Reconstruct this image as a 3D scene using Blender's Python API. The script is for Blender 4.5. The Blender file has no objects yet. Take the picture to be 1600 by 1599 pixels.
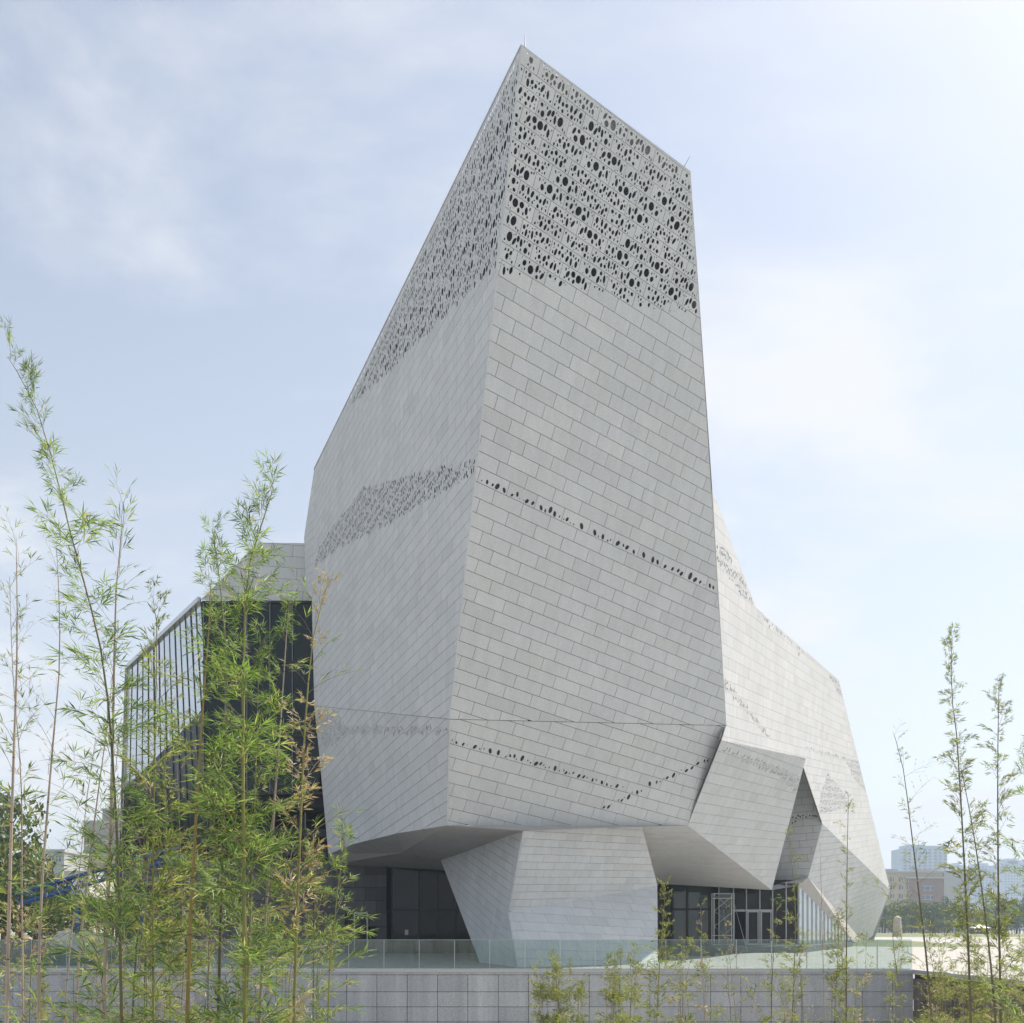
import bpy, bmesh, math, random, zlib
import numpy as np
from mathutils import Vector, Matrix
from mathutils.geometry import delaunay_2d_cdt

# ------------------------------------------------------------------ camera, light, exposure
SC = bpy.context.scene
f = 1600.0; HY = 1452.0; CZ = 1.52
cam_data = bpy.data.cameras.new("camera"); cam = bpy.data.objects.new("camera", cam_data)
SC.collection.objects.link(cam); SC.camera = cam
cam.location = (0, 0, CZ); cam.rotation_euler = (math.radians(90), 0, 0)
cam_data.sensor_width = 36; cam_data.lens = 36.0
cam_data.shift_y = (HY - 799.5) / 1600.0
cam_data.clip_start = 0.1; cam_data.clip_end = 9000

SUN_AZ = math.atan2(0.56, 0.83); SUN_EL = math.radians(55)
SV = Vector((math.cos(SUN_EL) * math.cos(SUN_AZ), math.cos(SUN_EL) * math.sin(SUN_AZ), math.sin(SUN_EL)))
sd = bpy.data.lights.new("sun", 'SUN'); sd.energy = 5.0; sd.angle = math.radians(0.6); sd.color = (1.0, 0.885, 0.765)
sun = bpy.data.objects.new("sun", sd); SC.collection.objects.link(sun)
sun.rotation_euler = SV.to_track_quat('Z', 'Y').to_euler(); sun.location = (60, 40, 90)

W = bpy.data.worlds.new("World"); SC.world = W; W.use_nodes = True
nt = W.node_tree; nt.nodes.clear()
def N(nt, t, **kw):
    n = nt.nodes.new(t)
    for k, v in kw.items():
        if k in n.inputs.keys(): n.inputs[k].default_value = v
        else: setattr(n, k, v)
    return n
out = N(nt, 'ShaderNodeOutputWorld'); bg = N(nt, 'ShaderNodeBackground'); bg.inputs['Strength'].default_value = 0.102
sky = N(nt, 'ShaderNodeTexSky'); sky.sky_type = 'NISHITA'; sky.sun_disc = False
sky.sun_elevation = SUN_EL; sky.sun_rotation = math.pi / 2 - SUN_AZ
sky.altitude = 50; sky.air_density = 1.0; sky.dust_density = 1.8; sky.ozone_density = 1.0
tc = N(nt, 'ShaderNodeTexCoord'); sep = N(nt, 'ShaderNodeSeparateXYZ'); nt.links.new(tc.outputs['Generated'], sep.inputs[0])
# thin cirrus: noise on the direction projected to a high flat layer
zc = N(nt, 'ShaderNodeMath', operation='MAXIMUM'); nt.links.new(sep.outputs['Z'], zc.inputs[0]); zc.inputs[1].default_value = 0.0
za = N(nt, 'ShaderNodeMath', operation='ADD'); nt.links.new(zc.outputs[0], za.inputs[0]); za.inputs[1].default_value = 0.22
dv = N(nt, 'ShaderNodeVectorMath', operation='DIVIDE'); cmb = N(nt, 'ShaderNodeCombineXYZ')
for i in range(3): nt.links.new(za.outputs[0], cmb.inputs[i])
nt.links.new(tc.outputs['Generated'], dv.inputs[0]); nt.links.new(cmb.outputs[0], dv.inputs[1])
mp = N(nt, 'ShaderNodeMapping'); mp.inputs['Rotation'].default_value = (0, 0, 0.75); mp.inputs['Scale'].default_value = (1.2, 1.7, 0.6)
mp.inputs['Location'].default_value = (0.50, 0.22, 0.0)
nt.links.new(dv.outputs[0], mp.inputs['Vector'])
nz = N(nt, 'ShaderNodeTexNoise', Scale=1.3, Detail=9.0, Roughness=0.56, Distortion=0.35); nt.links.new(mp.outputs[0], nz.inputs['Vector'])
cr = N(nt, 'ShaderNodeMapRange'); cr.interpolation_type = 'SMOOTHSTEP'
cr.inputs['From Min'].default_value = 0.45; cr.inputs['From Max'].default_value = 0.72; cr.inputs['To Max'].default_value = 0.7
nt.links.new(nz.outputs['Fac'], cr.inputs['Value'])
# general thin veil over the whole sky plus the cirrus
inv = N(nt, 'ShaderNodeMath', operation='SUBTRACT'); inv.inputs[0].default_value = 1.0; nt.links.new(zc.outputs[0], inv.inputs[1])
pw_ = N(nt, 'ShaderNodeMath', operation='POWER'); pw_.inputs[1].default_value = 2.2; nt.links.new(inv.outputs[0], pw_.inputs[0])
hzf = N(nt, 'ShaderNodeMath', operation='MULTIPLY_ADD'); hzf.inputs[1].default_value = 0.68; hzf.inputs[2].default_value = 0.10; nt.links.new(pw_.outputs[0], hzf.inputs[0])
veil = N(nt, 'ShaderNodeMath', operation='ADD'); nt.links.new(hzf.outputs[0], veil.inputs[1]); nt.links.new(cr.outputs[0], veil.inputs[0])
cl = N(nt, 'ShaderNodeMath', operation='MINIMUM'); cl.inputs[1].default_value = 1.0; nt.links.new(veil.outputs[0], cl.inputs[0])
mx = N(nt, 'ShaderNodeMixRGB'); mx.inputs[2].default_value = (5.35, 5.5, 5.75, 1)
nt.links.new(cl.outputs[0], mx.inputs[0]); nt.links.new(sky.outputs[0], mx.inputs[1])
hsv = N(nt, 'ShaderNodeHueSaturation'); hsv.inputs['Saturation'].default_value = 0.80; hsv.inputs['Hue'].default_value = 0.498; nt.links.new(mx.outputs[0], hsv.inputs['Color']); nt.links.new(hsv.outputs[0], bg.inputs['Color']); nt.links.new(bg.outputs[0], out.inputs[0])

SC.render.engine = 'CYCLES'
SC.view_settings.view_transform = 'Standard'; SC.view_settings.look = 'None'
SC.view_settings.exposure = 0.74; SC.view_settings.gamma = 1.0
try: SC.view_settings.use_curve_mapping = False
except Exception: pass
SC.cycles.max_bounces = 8; SC.cycles.transparent_max_bounces = 24; SC.cycles.diffuse_bounces = 4

# ------------------------------------------------------------------ geometry helpers
RND = random.Random(11)
def ray(px, py): return np.array([(px - 800) / f, 1.0, (HY - py) / f])
O3 = np.array([0, 0, CZ])
def P(px, py, Y): return O3 + ray(px, py) * Y
def plane(a, b, c):
    n = np.cross(b - a, c - a); n = n / np.linalg.norm(n); return n, float(n @ a)
def plane_d(a, d1, d2):
    n = np.cross(d1, d2); n = n / np.linalg.norm(n); return n, float(n @ a)
def hit(pl, px, py):
    n, d = pl; r = ray(px, py); return O3 + r * ((d - n @ O3) / (n @ r))
def nrm(v): return v / np.linalg.norm(v)
def proj(p): q = p - O3; return np.array([800 + f * q[0] / q[1], HY - f * q[2] / q[1]])

def link(o, parent=None):
    SC.collection.objects.link(o)
    if parent is not None: o.parent = parent
    return o
def mesh_from(name, verts, faces, mats):
    me = bpy.data.meshes.new(name); me.from_pydata([tuple(map(float, v)) for v in verts], [], faces)
    for m in (mats if isinstance(mats, (list, tuple)) else [mats]): me.materials.append(m)
    me.update(); return me
def obj(name, me, parent=None, loc=None, kind=None, **props):
    o = bpy.data.objects.new(name, me); link(o, parent)
    if loc is not None: o.location = loc
    if kind: o['kind'] = kind
    for k, v in props.items(): o[k] = v
    return o
def thing(name, label, cat, loc=(0, 0, 0), group=None):
    o = bpy.data.objects.new(name, None); o.empty_display_size = 0.3; SC.collection.objects.link(o)
    o.location = loc; o['label'] = label; o['category'] = cat
    if group: o['group'] = group
    return o
def tag(o, label, cat, group=None):
    o['label'] = label; o['category'] = cat
    if group: o['group'] = group
    return o

class MB:
    """collects geometry for one mesh"""
    def __init__(s): s.v = []; s.f = []; s.mi = []
    def add(s, verts, faces, m=0):
        b = len(s.v); s.v += [tuple(map(float, x)) for x in verts]
        s.f += [tuple(b + i for i in q) for q in faces]; s.mi += [m] * len(faces)
    def box(s, lo, hi, m=0):
        x0, y0, z0 = lo; x1, y1, z1 = hi
        s.add([(x0,y0,z0),(x1,y0,z0),(x1,y1,z0),(x0,y1,z0),(x0,y0,z1),(x1,y0,z1),(x1,y1,z1),(x0,y1,z1)],
              [(0,3,2,1),(4,5,6,7),(0,1,5,4),(1,2,6,5),(2,3,7,6),(3,0,4,7)], m)
    def bar(s, a, b, w, h=None, m=0):
        a = np.array(a, float); b = np.array(b, float); h = h or w
        d = nrm(b - a); up = np.array([0, 0, 1.0]) if abs(d[2]) < 0.95 else np.array([0, 1.0, 0])
        x = nrm(np.cross(d, up)); y = np.cross(x, d)
        vs = []
        for p in (a, b):
            for sx, sy in ((-1,-1),(1,-1),(1,1),(-1,1)): vs.append(p + x * sx * w / 2 + y * sy * h / 2)
        s.add(vs, [(0,1,2,3),(7,6,5,4),(0,4,5,1),(1,5,6,2),(2,6,7,3),(3,7,4,0)], m)
    def tube(s, pts, rads, n=8, m=0):
        b = len(s.v); pts = [np.array(p, float) for p in pts]
        for i, p in enumerate(pts):
            d = nrm((pts[min(i+1, len(pts)-1)] - pts[max(i-1, 0)]))
            x = nrm(np.cross(d, np.array([0.0, 1, 0.01]))); y = np.cross(d, x)
            for k in range(n):
                a = 2*math.pi*k/n; s.v.append(tuple(p + (x*math.cos(a) + y*math.sin(a)) * rads[i]))
        for i in range(len(pts)-1):
            for k in range(n):
                k2 = (k+1) % n
                s.f.append((b+i*n+k, b+i*n+k2, b+(i+1)*n+k2, b+(i+1)*n+k)); s.mi.append(m)
    def mesh(s, name, mats, smooth=False):
        me = mesh_from(name, s.v, s.f, mats)
        if len(s.mi) == len(me.polygons): me.polygons.foreach_set('material_index', s.mi)
        if smooth: me.polygons.foreach_set('use_smooth', [True]*len(me.polygons))
        return me

# ------------------------------------------------------------------ materials
def mat(name):
    m = bpy.data.materials.new(name); m.use_nodes = True
    nt = m.node_tree; b = nt.nodes['Principled BSDF']; return m, nt, b
def rnd_value(nt):
    """a value per piece: per object and per mesh island"""
    g = N(nt, 'ShaderNodeNewGeometry'); oi = N(nt, 'ShaderNodeObjectInfo')
    a = N(nt, 'ShaderNodeMath', operation='ADD'); nt.links.new(g.outputs['Random Per Island'], a.inputs[0]); nt.links.new(oi.outputs['Random'], a.inputs[1])
    fr = N(nt, 'ShaderNodeMath', operation='FRACT'); nt.links.new(a.outputs[0], fr.inputs[0]); return fr.outputs[0]
def ramp(nt, src, stops):
    r = N(nt, 'ShaderNodeValToRGB'); e = r.color_ramp.elements
    while len(e) > 1: e.remove(e[0])
    e[0].position = stops[0][0]; e[0].color = (*stops[0][1], 1)
    for p, c in stops[1:]:
        q = e.new(p); q.color = (*c, 1)
    nt.links.new(src, r.inputs[0]); return r.outputs[0]

def stone(name, lo, hi, tint=None, rough=0.75, stain=0.3, speck=0.16, scale=28):
    m, nt, b = mat(name)
    r = rnd_value(nt)
    base = ramp(nt, r, [(0.0, tuple(.955*x for x in lo)), (0.1, lo), (0.3, tuple(0.5*x+0.5*y for x, y in zip(lo, hi))), (0.6, hi), (0.62, tuple(x*k for x, k in zip(hi, (1.0, .995, .98)))), (0.75, hi), (0.9, tint or hi), (1.0, tuple(x*k for x, k in zip(lo, (1.0, .99, .97))))])
    tc = N(nt, 'ShaderNodeNewGeometry')
    n1 = N(nt, 'ShaderNodeTexNoise', Scale=float(scale), Detail=2.0, Roughness=0.9); nt.links.new(tc.outputs['Position'], n1.inputs['Vector'])
    sp = N(nt, 'ShaderNodeMapRange'); sp.inputs['From Min'].default_value = 0.3; sp.inputs['From Max'].default_value = 0.7
    sp.inputs['To Min'].default_value = 1 - speck; sp.inputs['To Max'].default_value = 1 + speck*0.7; nt.links.new(n1.outputs['Fac'], sp.inputs['Value'])
    # rain streaks: noise stretched vertically
    mpg = N(nt, 'ShaderNodeMapping'); mpg.inputs['Scale'].default_value = (2.3, 2.3, 0.10); nt.links.new(tc.outputs['Position'], mpg.inputs['Vector'])
    n2 = N(nt, 'ShaderNodeTexNoise', Scale=1.0, Detail=4.0, Roughness=0.65); nt.links.new(mpg.outputs[0], n2.inputs['Vector'])
    st = N(nt, 'ShaderNodeMapRange'); st.inputs['From Min'].default_value = 0.35; st.inputs['From Max'].default_value = 0.72
    st.inputs['To Min'].default_value = 1.03; st.inputs['To Max'].default_value = 1 - stain*0.55; nt.links.new(n2.outputs['Fac'], st.inputs['Value'])
    n3 = N(nt, 'ShaderNodeTexNoise', Scale=0.35, Detail=3.0); nt.links.new(tc.outputs['Position'], n3.inputs['Vector'])
    s3 = N(nt, 'ShaderNodeMapRange'); s3.inputs['To Min'].default_value = 0.955; s3.inputs['To Max'].default_value = 1.045; nt.links.new(n3.outputs['Fac'], s3.inputs['Value'])
    ml = N(nt, 'ShaderNodeMath', operation='MULTIPLY'); nt.links.new(sp.outputs[0], ml.inputs[0]); nt.links.new(st.outputs[0], ml.inputs[1])
    ml2 = N(nt, 'ShaderNodeMath', operation='MULTIPLY'); nt.links.new(ml.outputs[0], ml2.inputs[0]); nt.links.new(s3.outputs[0], ml2.inputs[1])
    vm = N(nt, 'ShaderNodeVectorMath', operation='SCALE'); nt.links.new(base, vm.inputs[0]); nt.links.new(ml2.outputs[0], vm.inputs['Scale'])
    nt.links.new(vm.outputs[0], b.inputs['Base Color']); b.inputs['Roughness'].default_value = rough
    bp = N(nt, 'ShaderNodeBump', Strength=0.25, Distance=0.004); nt.links.new(n1.outputs['Fac'], bp.inputs['Height']); nt.links.new(bp.outputs[0], b.inputs['Normal'])
    b.inputs['Specular IOR Level'].default_value = 0.25
    return m
M_STONE = stone('pale_granite', (0.525, 0.545, 0.555), (0.55, 0.572, 0.586), (0.575, 0.59, 0.597), stain=0.12)
M_CORE = stone('granite_core', (0.49, 0.50, 0.505), (0.52, 0.53, 0.535), rough=0.85)
M_WALLS = stone('grey_granite_cladding', (0.40, 0.42, 0.44), (0.46, 0.48, 0.50), speck=0.3, stain=0.5, scale=34)
M_DWALL = stone('dark_granite', (0.10, 0.10, 0.105), (0.14, 0.14, 0.145))
M_BROWN = stone('brown_rough_stone', (0.10, 0.085, 0.075), (0.17, 0.15, 0.13))
def plain(name, col, rough=0.6, metal=0.0, var=0.0, scale=4.0, spec=0.4, bump=0.0):
    m, nt, b = mat(name)
    b.inputs['Roughness'].default_value = rough; b.inputs['Metallic'].default_value = metal; b.inputs['Specular IOR Level'].default_value = spec
    g = N(nt, 'ShaderNodeNewGeometry'); n1 = N(nt, 'ShaderNodeTexNoise', Scale=scale, Detail=5.0, Roughness=0.65); nt.links.new(g.outputs['Position'], n1.inputs['Vector'])
    c = ramp(nt, n1.outputs['Fac'], [(0.3, tuple(x*(1-var) for x in col)), (0.7, tuple(x*(1+var) for x in col))])
    nt.links.new(c, b.inputs['Base Color'])
    if bump:
        bp = N(nt, 'ShaderNodeBump', Strength=bump, Distance=0.02); nt.links.new(n1.outputs['Fac'], bp.inputs['Height']); nt.links.new(bp.outputs[0], b.inputs['Normal'])
    return m
M_JOINT = plain('dark_joint', (0.04, 0.042, 0.045), 0.9)
M_VOID = plain('painted_interior_shade', (0.035, 0.037, 0.042), 0.9)  # near-black colour stands for the shade inside holes and voids
M_METAL = plain('brushed_aluminium', (0.55, 0.57, 0.58), 0.35, 0.8, 0.05)
M_FRAME = plain('dark_frame', (0.03, 0.032, 0.036), 0.4, 0.3)
M_LFRAME = plain('light_frame', (0.42, 0.44, 0.45), 0.4, 0.2)
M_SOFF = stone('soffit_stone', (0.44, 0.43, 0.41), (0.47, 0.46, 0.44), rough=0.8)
M_PLINTH = plain('dark_plinth', (0.10, 0.115, 0.11), 0.6, var=0.15)
def glassy(name, col, rough=0.04, spec=0.9, wob=0.0, metal=0.0):
    m, nt, b = mat(name)
    b.inputs['Base Color'].default_value = (*col, 1); b.inputs['Roughness'].default_value = rough
    b.inputs['Specular IOR Level'].default_value = spec; b.inputs['Metallic'].default_value = metal
    g = N(nt, 'ShaderNodeNewGeometry'); n1 = N(nt, 'ShaderNodeTexNoise', Scale=0.45, Detail=1.0); nt.links.new(g.outputs['Position'], n1.inputs['Vector'])
    bp = N(nt, 'ShaderNodeBump', Strength=wob, Distance=0.05); nt.links.new(n1.outputs['Fac'], bp.inputs['Height']); nt.links.new(bp.outputs[0], b.inputs['Normal'])
    return m
M_DGLASS = glassy('dark_glass', (0.006, 0.016, 0.018), 0.02, 0.32, 0.35)
M_BGLASS = glassy('black_glass', (0.008, 0.009, 0.012), 0.05, 0.25, 0.15)
M_SGLASS = glassy('silvered_glass', (0.62, 0.67, 0.72), 0.06, 0.9, 0.12, 0.75)
M_CGLASS = glassy('pale_curtain_glass', (0.20, 0.26, 0.27), 0.08, 0.9, 0.2, 0.3)
M_TGLASS = glassy('teal_glass', (0.05, 0.085, 0.09), 0.05, 0.7, 0.2)
M_LOWG = glassy('lower_glass_tree_reflection', (0.02, 0.03, 0.03), 0.3, 0.1, 0.1)  # dark reflection of trees put into the colour of the lower panes
def clear_glass():
    m, nt, b = mat('clear_rail_glass'); nt.nodes.remove(b)
    o = nt.nodes['Material Output']; tr = N(nt, 'ShaderNodeBsdfTransparent'); tr.inputs[0].default_value = (0.80, 0.865, 0.86, 1)
    gl = N(nt, 'ShaderNodeBsdfGlossy'); gl.inputs['Roughness'].default_value = 0.05; gl.inputs['Color'].default_value = (0.9, 0.95, 0.95, 1)
    df = N(nt, 'ShaderNodeBsdfDiffuse'); df.inputs[0].default_value = (0.45, 0.56, 0.55, 1)
    g = N(nt, 'ShaderNodeNewGeometry'); mpg = N(nt, 'ShaderNodeMapping'); mpg.inputs['Scale'].default_value = (9, 9, 0.6); nt.links.new(g.outputs['Position'], mpg.inputs['Vector'])
    n1 = N(nt, 'ShaderNodeTexNoise', Scale=1.0, Detail=5.0, Roughness=0.7); nt.links.new(mpg.outputs[0], n1.inputs['Vector'])
    mr = N(nt, 'ShaderNodeMapRange'); mr.inputs['From Min'].default_value = 0.35; mr.inputs['From Max'].default_value = 0.75; mr.inputs['To Min'].default_value = 0.03; mr.inputs['To Max'].default_value = 0.13
    nt.links.new(n1.outputs['Fac'], mr.inputs['Value'])
    m1 = N(nt, 'ShaderNodeMixShader'); nt.links.new(mr.outputs[0], m1.inputs[0]); nt.links.new(tr.outputs[0], m1.inputs[1]); nt.links.new(df.outputs[0], m1.inputs[2])
    fr = N(nt, 'ShaderNodeFresnel'); fr.inputs[0].default_value = 1.5
    m2 = N(nt, 'ShaderNodeMixShader'); nt.links.new(fr.outputs[0], m2.inputs[0]); nt.links.new(m1.outputs[0], m2.inputs[1]); nt.links.new(gl.outputs[0], m2.inputs[2])
    nt.links.new(m2.outputs[0], o.inputs[0]); return m
M_RGLASS = clear_glass()
def leaf_mat(name, stops, trans=0.38):
    m, nt, b = mat(name); nt.nodes.remove(b); o = nt.nodes['Material Output']
    r = rnd_value(nt); c = ramp(nt, r, stops)
    df = N(nt, 'ShaderNodeBsdfPrincipled'); df.inputs['Roughness'].default_value = 0.45; df.inputs['Specular IOR Level'].default_value = 0.35
    nt.links.new(c, df.inputs['Base Color'])
    tl = N(nt, 'ShaderNodeBsdfTranslucent'); vm = N(nt, 'ShaderNodeVectorMath', operation='MULTIPLY'); vm.inputs[1].default_value = (1.5, 1.65, 0.8)
    nt.links.new(c, vm.inputs[0]); nt.links.new(vm.outputs[0], tl.inputs[0])
    mxs = N(nt, 'ShaderNodeMixShader'); mxs.inputs[0].default_value = trans
    nt.links.new(df.outputs[0], mxs.inputs[1]); nt.links.new(tl.outputs[0], mxs.inputs[2]); nt.links.new(mxs.outputs[0], o.inputs[0]); return m
M_LEAF = leaf_mat('bamboo_leaf', [(0.0, (0.04, 0.075, 0.025)), (0.15, (0.06, 0.10, 0.035)), (0.35, (0.095, 0.16, 0.05)), (0.65, (0.18, 0.275, 0.085)), (0.9, (0.30, 0.37, 0.13)), (1.0, (0.42, 0.33, 0.20))])
M_LEAFD = leaf_mat('bamboo_leaf_small', [(0.0, (0.06, 0.08, 0.035)), (0.5, (0.17, 0.20, 0.07)), (0.85, (0.30, 0.33, 0.11)), (1.0, (0.30, 0.22, 0.15))])
M_LEAFB = leaf_mat('bamboo_leaf_dry', [(0.0, (0.22, 0.16, 0.11)), (0.6, (0.38, 0.29, 0.21)), (0.85, (0.48, 0.40, 0.30)), (1.0, (0.20, 0.24, 0.08))], 0.35)
M_TREEL = leaf_mat('tree_leaf', [(0.0, (0.025, 0.05, 0.02)), (0.5, (0.055, 0.09, 0.03)), (1.0, (0.10, 0.13, 0.04))], 0.3)
def culm_mat(name, c1, c2):
    m, nt, b = mat(name); g = N(nt, 'ShaderNodeNewGeometry'); mpg = N(nt, 'ShaderNodeMapping'); mpg.inputs['Scale'].default_value = (14, 14, 1.2); nt.links.new(g.outputs['Position'], mpg.inputs['Vector'])
    n1 = N(nt, 'ShaderNodeTexNoise', Scale=1.0, Detail=5.0, Roughness=0.6); nt.links.new(mpg.outputs[0], n1.inputs['Vector'])
    nt.links.new(ramp(nt, n1.outputs['Fac'], [(0.3, c1), (0.7, c2)]), b.inputs['Base Color']); b.inputs['Roughness'].default_value = 0.5; return m
M_CG = culm_mat('green_culm', (0.13, 0.14, 0.035), (0.28, 0.27, 0.075))
M_CP = culm_mat('pale_culm', (0.22, 0.17, 0.14), (0.42, 0.35, 0.29))
M_CD = culm_mat('dark_culm', (0.07, 0.06, 0.035), (0.14, 0.125, 0.06))
M_CO = culm_mat('orange_green_culm', (0.20, 0.17, 0.04), (0.33, 0.22, 0.07))
M_NODE = plain('culm_node', (0.10, 0.09, 0.07), 0.7)
M_TWIG = plain('twig', (0.20, 0.16, 0.10), 0.7, var=0.2)
M_BARK = plain('bark', (0.09, 0.075, 0.06), 0.9, var=0.3)

# ------------------------------------------------------------------ key points of the building
def V_(px, py, Y): return P(px, py, Y)
D = V_(702, 1124, 39.06)
pF = plane_d(D, np.array([2400, 1600, -440.]), np.array([-.31, .19, -1]))
A = hit(pF, 815, 71); B = hit(pF, 1079, 269); C = hit(pF, 1135, 1134); T = hit(pF, 1113, 765)
pL = plane_d(D, A - D, np.array([-694, 1600, -103.]))
K = hit(pL, 491, 1103); G = hit(pL, 491, 733); K2 = hit(pL, 487, 932)
E = V_(698, 1290, 40.9); pN = plane(D, C, E); Q = hit(pN, 1075, 1290)
pM = plane(K, D, E); ML1 = hit(pM, 622, 1302); ML2 = hit(pM, 552, 1319); ML3 = hit(pM, 513, 1335)
pR = plane_d(C, T - C, np.array([790, 1600, 182.]))
R2 = hit(pR, 1181, 950); R3 = hit(pR, 1311, 1063); R4 = hit(pR, 1391, 1391); U2 = hit(pR, 1285, 1287); U1 = hit(pR, 1256, 1200)
Kt = hit(pR, 1128, 1157); TIP = V_(1206, 1391, 66.5); pK = plane(Kt, Q, TIP); Kr = hit(pK, 1259, 1185)
US = V_(1263, 1371, 71.2); pV = plane(U2, R4, US); V1 = hit(pV, 1364, 1462); V2 = hit(pV, 1350, 1474)
eU = nrm(U2 - US); nU = np.array([-.30, -.93, .20]); nU = nrm(nU - eU*(nU @ eU)); pU = (nU, float(nU @ US))   # recess wall facing left
UA = hit(pU, 1257, 1206); UL = hit(pU, 1196, 1383); UT = hit(pU, 1236, 1180)
YW = 64.5 ; YR = 70.0   # plane of the ground-floor glass walls

def vis_n(pl):
    n, d = pl
    return pl if (n @ O3 - d) > 0 else (-n, -d)     # normal towards the camera

museum = thing('museum', 'faceted pale grey stone museum tower with perforated upper walls and overhanging crystal-shaped foot', 'building', (0, 50, 0))
MLOC = Vector((0, 50, 0))
def mobj(name, me, parent=None, **kw):
    """a part of the museum given in world coordinates"""
    o = bpy.data.objects.new(name, me); link(o, parent or museum)
    if parent is None: o.location = -MLOC
    for k, v in kw.items(): o[k] = v
    return o

# 2D polygon tools
def clip_rect(poly, x0, x1, y0, y1):
    def cl(poly, ax, val, keep_greater):
        res = []
        for i in range(len(poly)):
            a = poly[i]; b = poly[(i+1) % len(poly)]
            ia = (a[ax] >= val) if keep_greater else (a[ax] <= val); ib = (b[ax] >= val) if keep_greater else (b[ax] <= val)
            if ia: res.append(a)
            if ia != ib:
                t = (val - a[ax]) / (b[ax] - a[ax]); res.append((a[0] + t*(b[0]-a[0]), a[1] + t*(b[1]-a[1])))
        return res
    for ax, v, k in ((0, x0, True), (0, x1, False), (1, y0, True), (1, y1, False)):
        poly = cl(poly, ax, v, k)
        if len(poly) < 3: return []
    r = []
    for p in poly:
        if not r or (abs(p[0]-r[-1][0]) + abs(p[1]-r[-1][1])) > 1e-4: r.append(p)
    if len(r) > 2 and abs(r[0][0]-r[-1][0]) + abs(r[0][1]-r[-1][1]) < 1e-4: r.pop()
    return r
def area(p): return 0.5*sum(p[i][0]*p[(i+1)%len(p)][1] - p[(i+1)%len(p)][0]*p[i][1] for i in range(len(p)))
def inside(p, poly):
    c = False; x, y = p; j = len(poly)-1
    for i in range(len(poly)):
        xi, yi = poly[i]; xj, yj = poly[j]
        if (yi > y) != (yj > y) and x < (xj-xi)*(y-yi)/(yj-yi)+xi: c = not c
        j = i
    return c
def edge_dist(p, poly):
    m = 1e9
    for i in range(len(poly)):
        a = poly[i]; b = poly[(i+1) % len(poly)]; dx, dy = b[0]-a[0], b[1]-a[1]; L2 = dx*dx+dy*dy
        if L2 < 1e-12: continue
        t = max(0, min(1, ((p[0]-a[0])*dx + (p[1]-a[1])*dy)/L2)); q = math.hypot(p[0]-a[0]-t*dx, p[1]-a[1]-t*dy)
        m = min(m, q)
    return m

# hole templates in panel units (metres), several layouts that recur over the wall
PW, PH = 1.265, 0.493
def hole_template(seed, dense=1.0, big=True):
    r = random.Random(seed); hs = []
    def tryadd(rx, ry, n, tries):
        for _ in range(n):
            for _ in range(tries):
                x = r.uniform(0.05, PW-0.05); y = r.uniform(0.04, PH-0.04)
                if x < rx+0.03 or x > PW-rx-0.03 or y < ry+0.02 or y > PH-ry-0.02: continue
                ok = True
                for (hx, hy, hrx, hry, _a) in hs:
                    q = math.hypot((x-hx)/(rx+hrx+0.026), (y-hy)/(ry+hry+0.026))
                    if q < 1.0: ok = False; break
                if ok:
                    hs.append((x, y, rx*r.uniform(.85, 1.1), ry*r.uniform(.85, 1.1), r.uniform(-.3, .3))); break
    if big:
        tryadd(0.115, 0.155, 1, 40); tryadd(0.085, 0.095, 1, 30)
    tryadd(0.058, 0.125, int(4*dense), 60); tryadd(0.06, 0.075, int(4*dense), 50)
    tryadd(0.034, 0.055, int(7*dense), 30); tryadd(0.024, 0.028, int(6*dense), 20); tryadd(0.013, 0.014, int(5*dense), 10)
    return hs
TEMPL_BIG = [hole_template(i, 1.0, True) for i in range(4)]
TEMPL_MED = [hole_template(40+i, 1.15, False) for i in range(6)]
def strip_template(seed):
    r = random.Random(seed); hs = []; x = 0.04
    while x < PW-0.05:
        k = r.random(); rx, ry = (0.05, 0.07) if k < .55 else ((0.05, 0.09) if k < .85 else (0.013, 0.014))
        hs.append((x, 0.10 + r.choice([0.0, 0.02, 0.09, 0.16])*r.uniform(.6, 1.2), rx, ry, r.uniform(-.9, .5))); x += r.uniform(0.055, 0.14)
    if seed % 4 == 0: hs.append((PW*0.6, 0.33, 0.05, 0.09, -0.2))
    good = []
    for h in hs:
        if all(math.hypot((h[0]-g[0])/(h[2]+g[2]+.01), (h[1]-g[1])/(h[3]+g[3]+.01)) > 1 for g in good): good.append(h)
    return good
TEMPL_STRIP = [strip_template(i) for i in range(6)]

PANELS = []   # (pixel area, kind, matrix/3D data ...)
TH = 0.035
def frame_of(pl, c1, c2):
    n, d = vis_n(pl); a = hit(pl, *c1); b = hit(pl, *c2)
    u = nrm(b - a); u = u - n*(u @ n); u = nrm(u); v = np.cross(n, u)
    if v[2] < 0: u = -u; v = -v
    if abs(v[2]) < .2 and v[1] < 0: pass
    return n, u, v
def to3(o, u, v, n, q, off=0.0): return o + u*q[0] + v*q[1] + n*off

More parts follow.
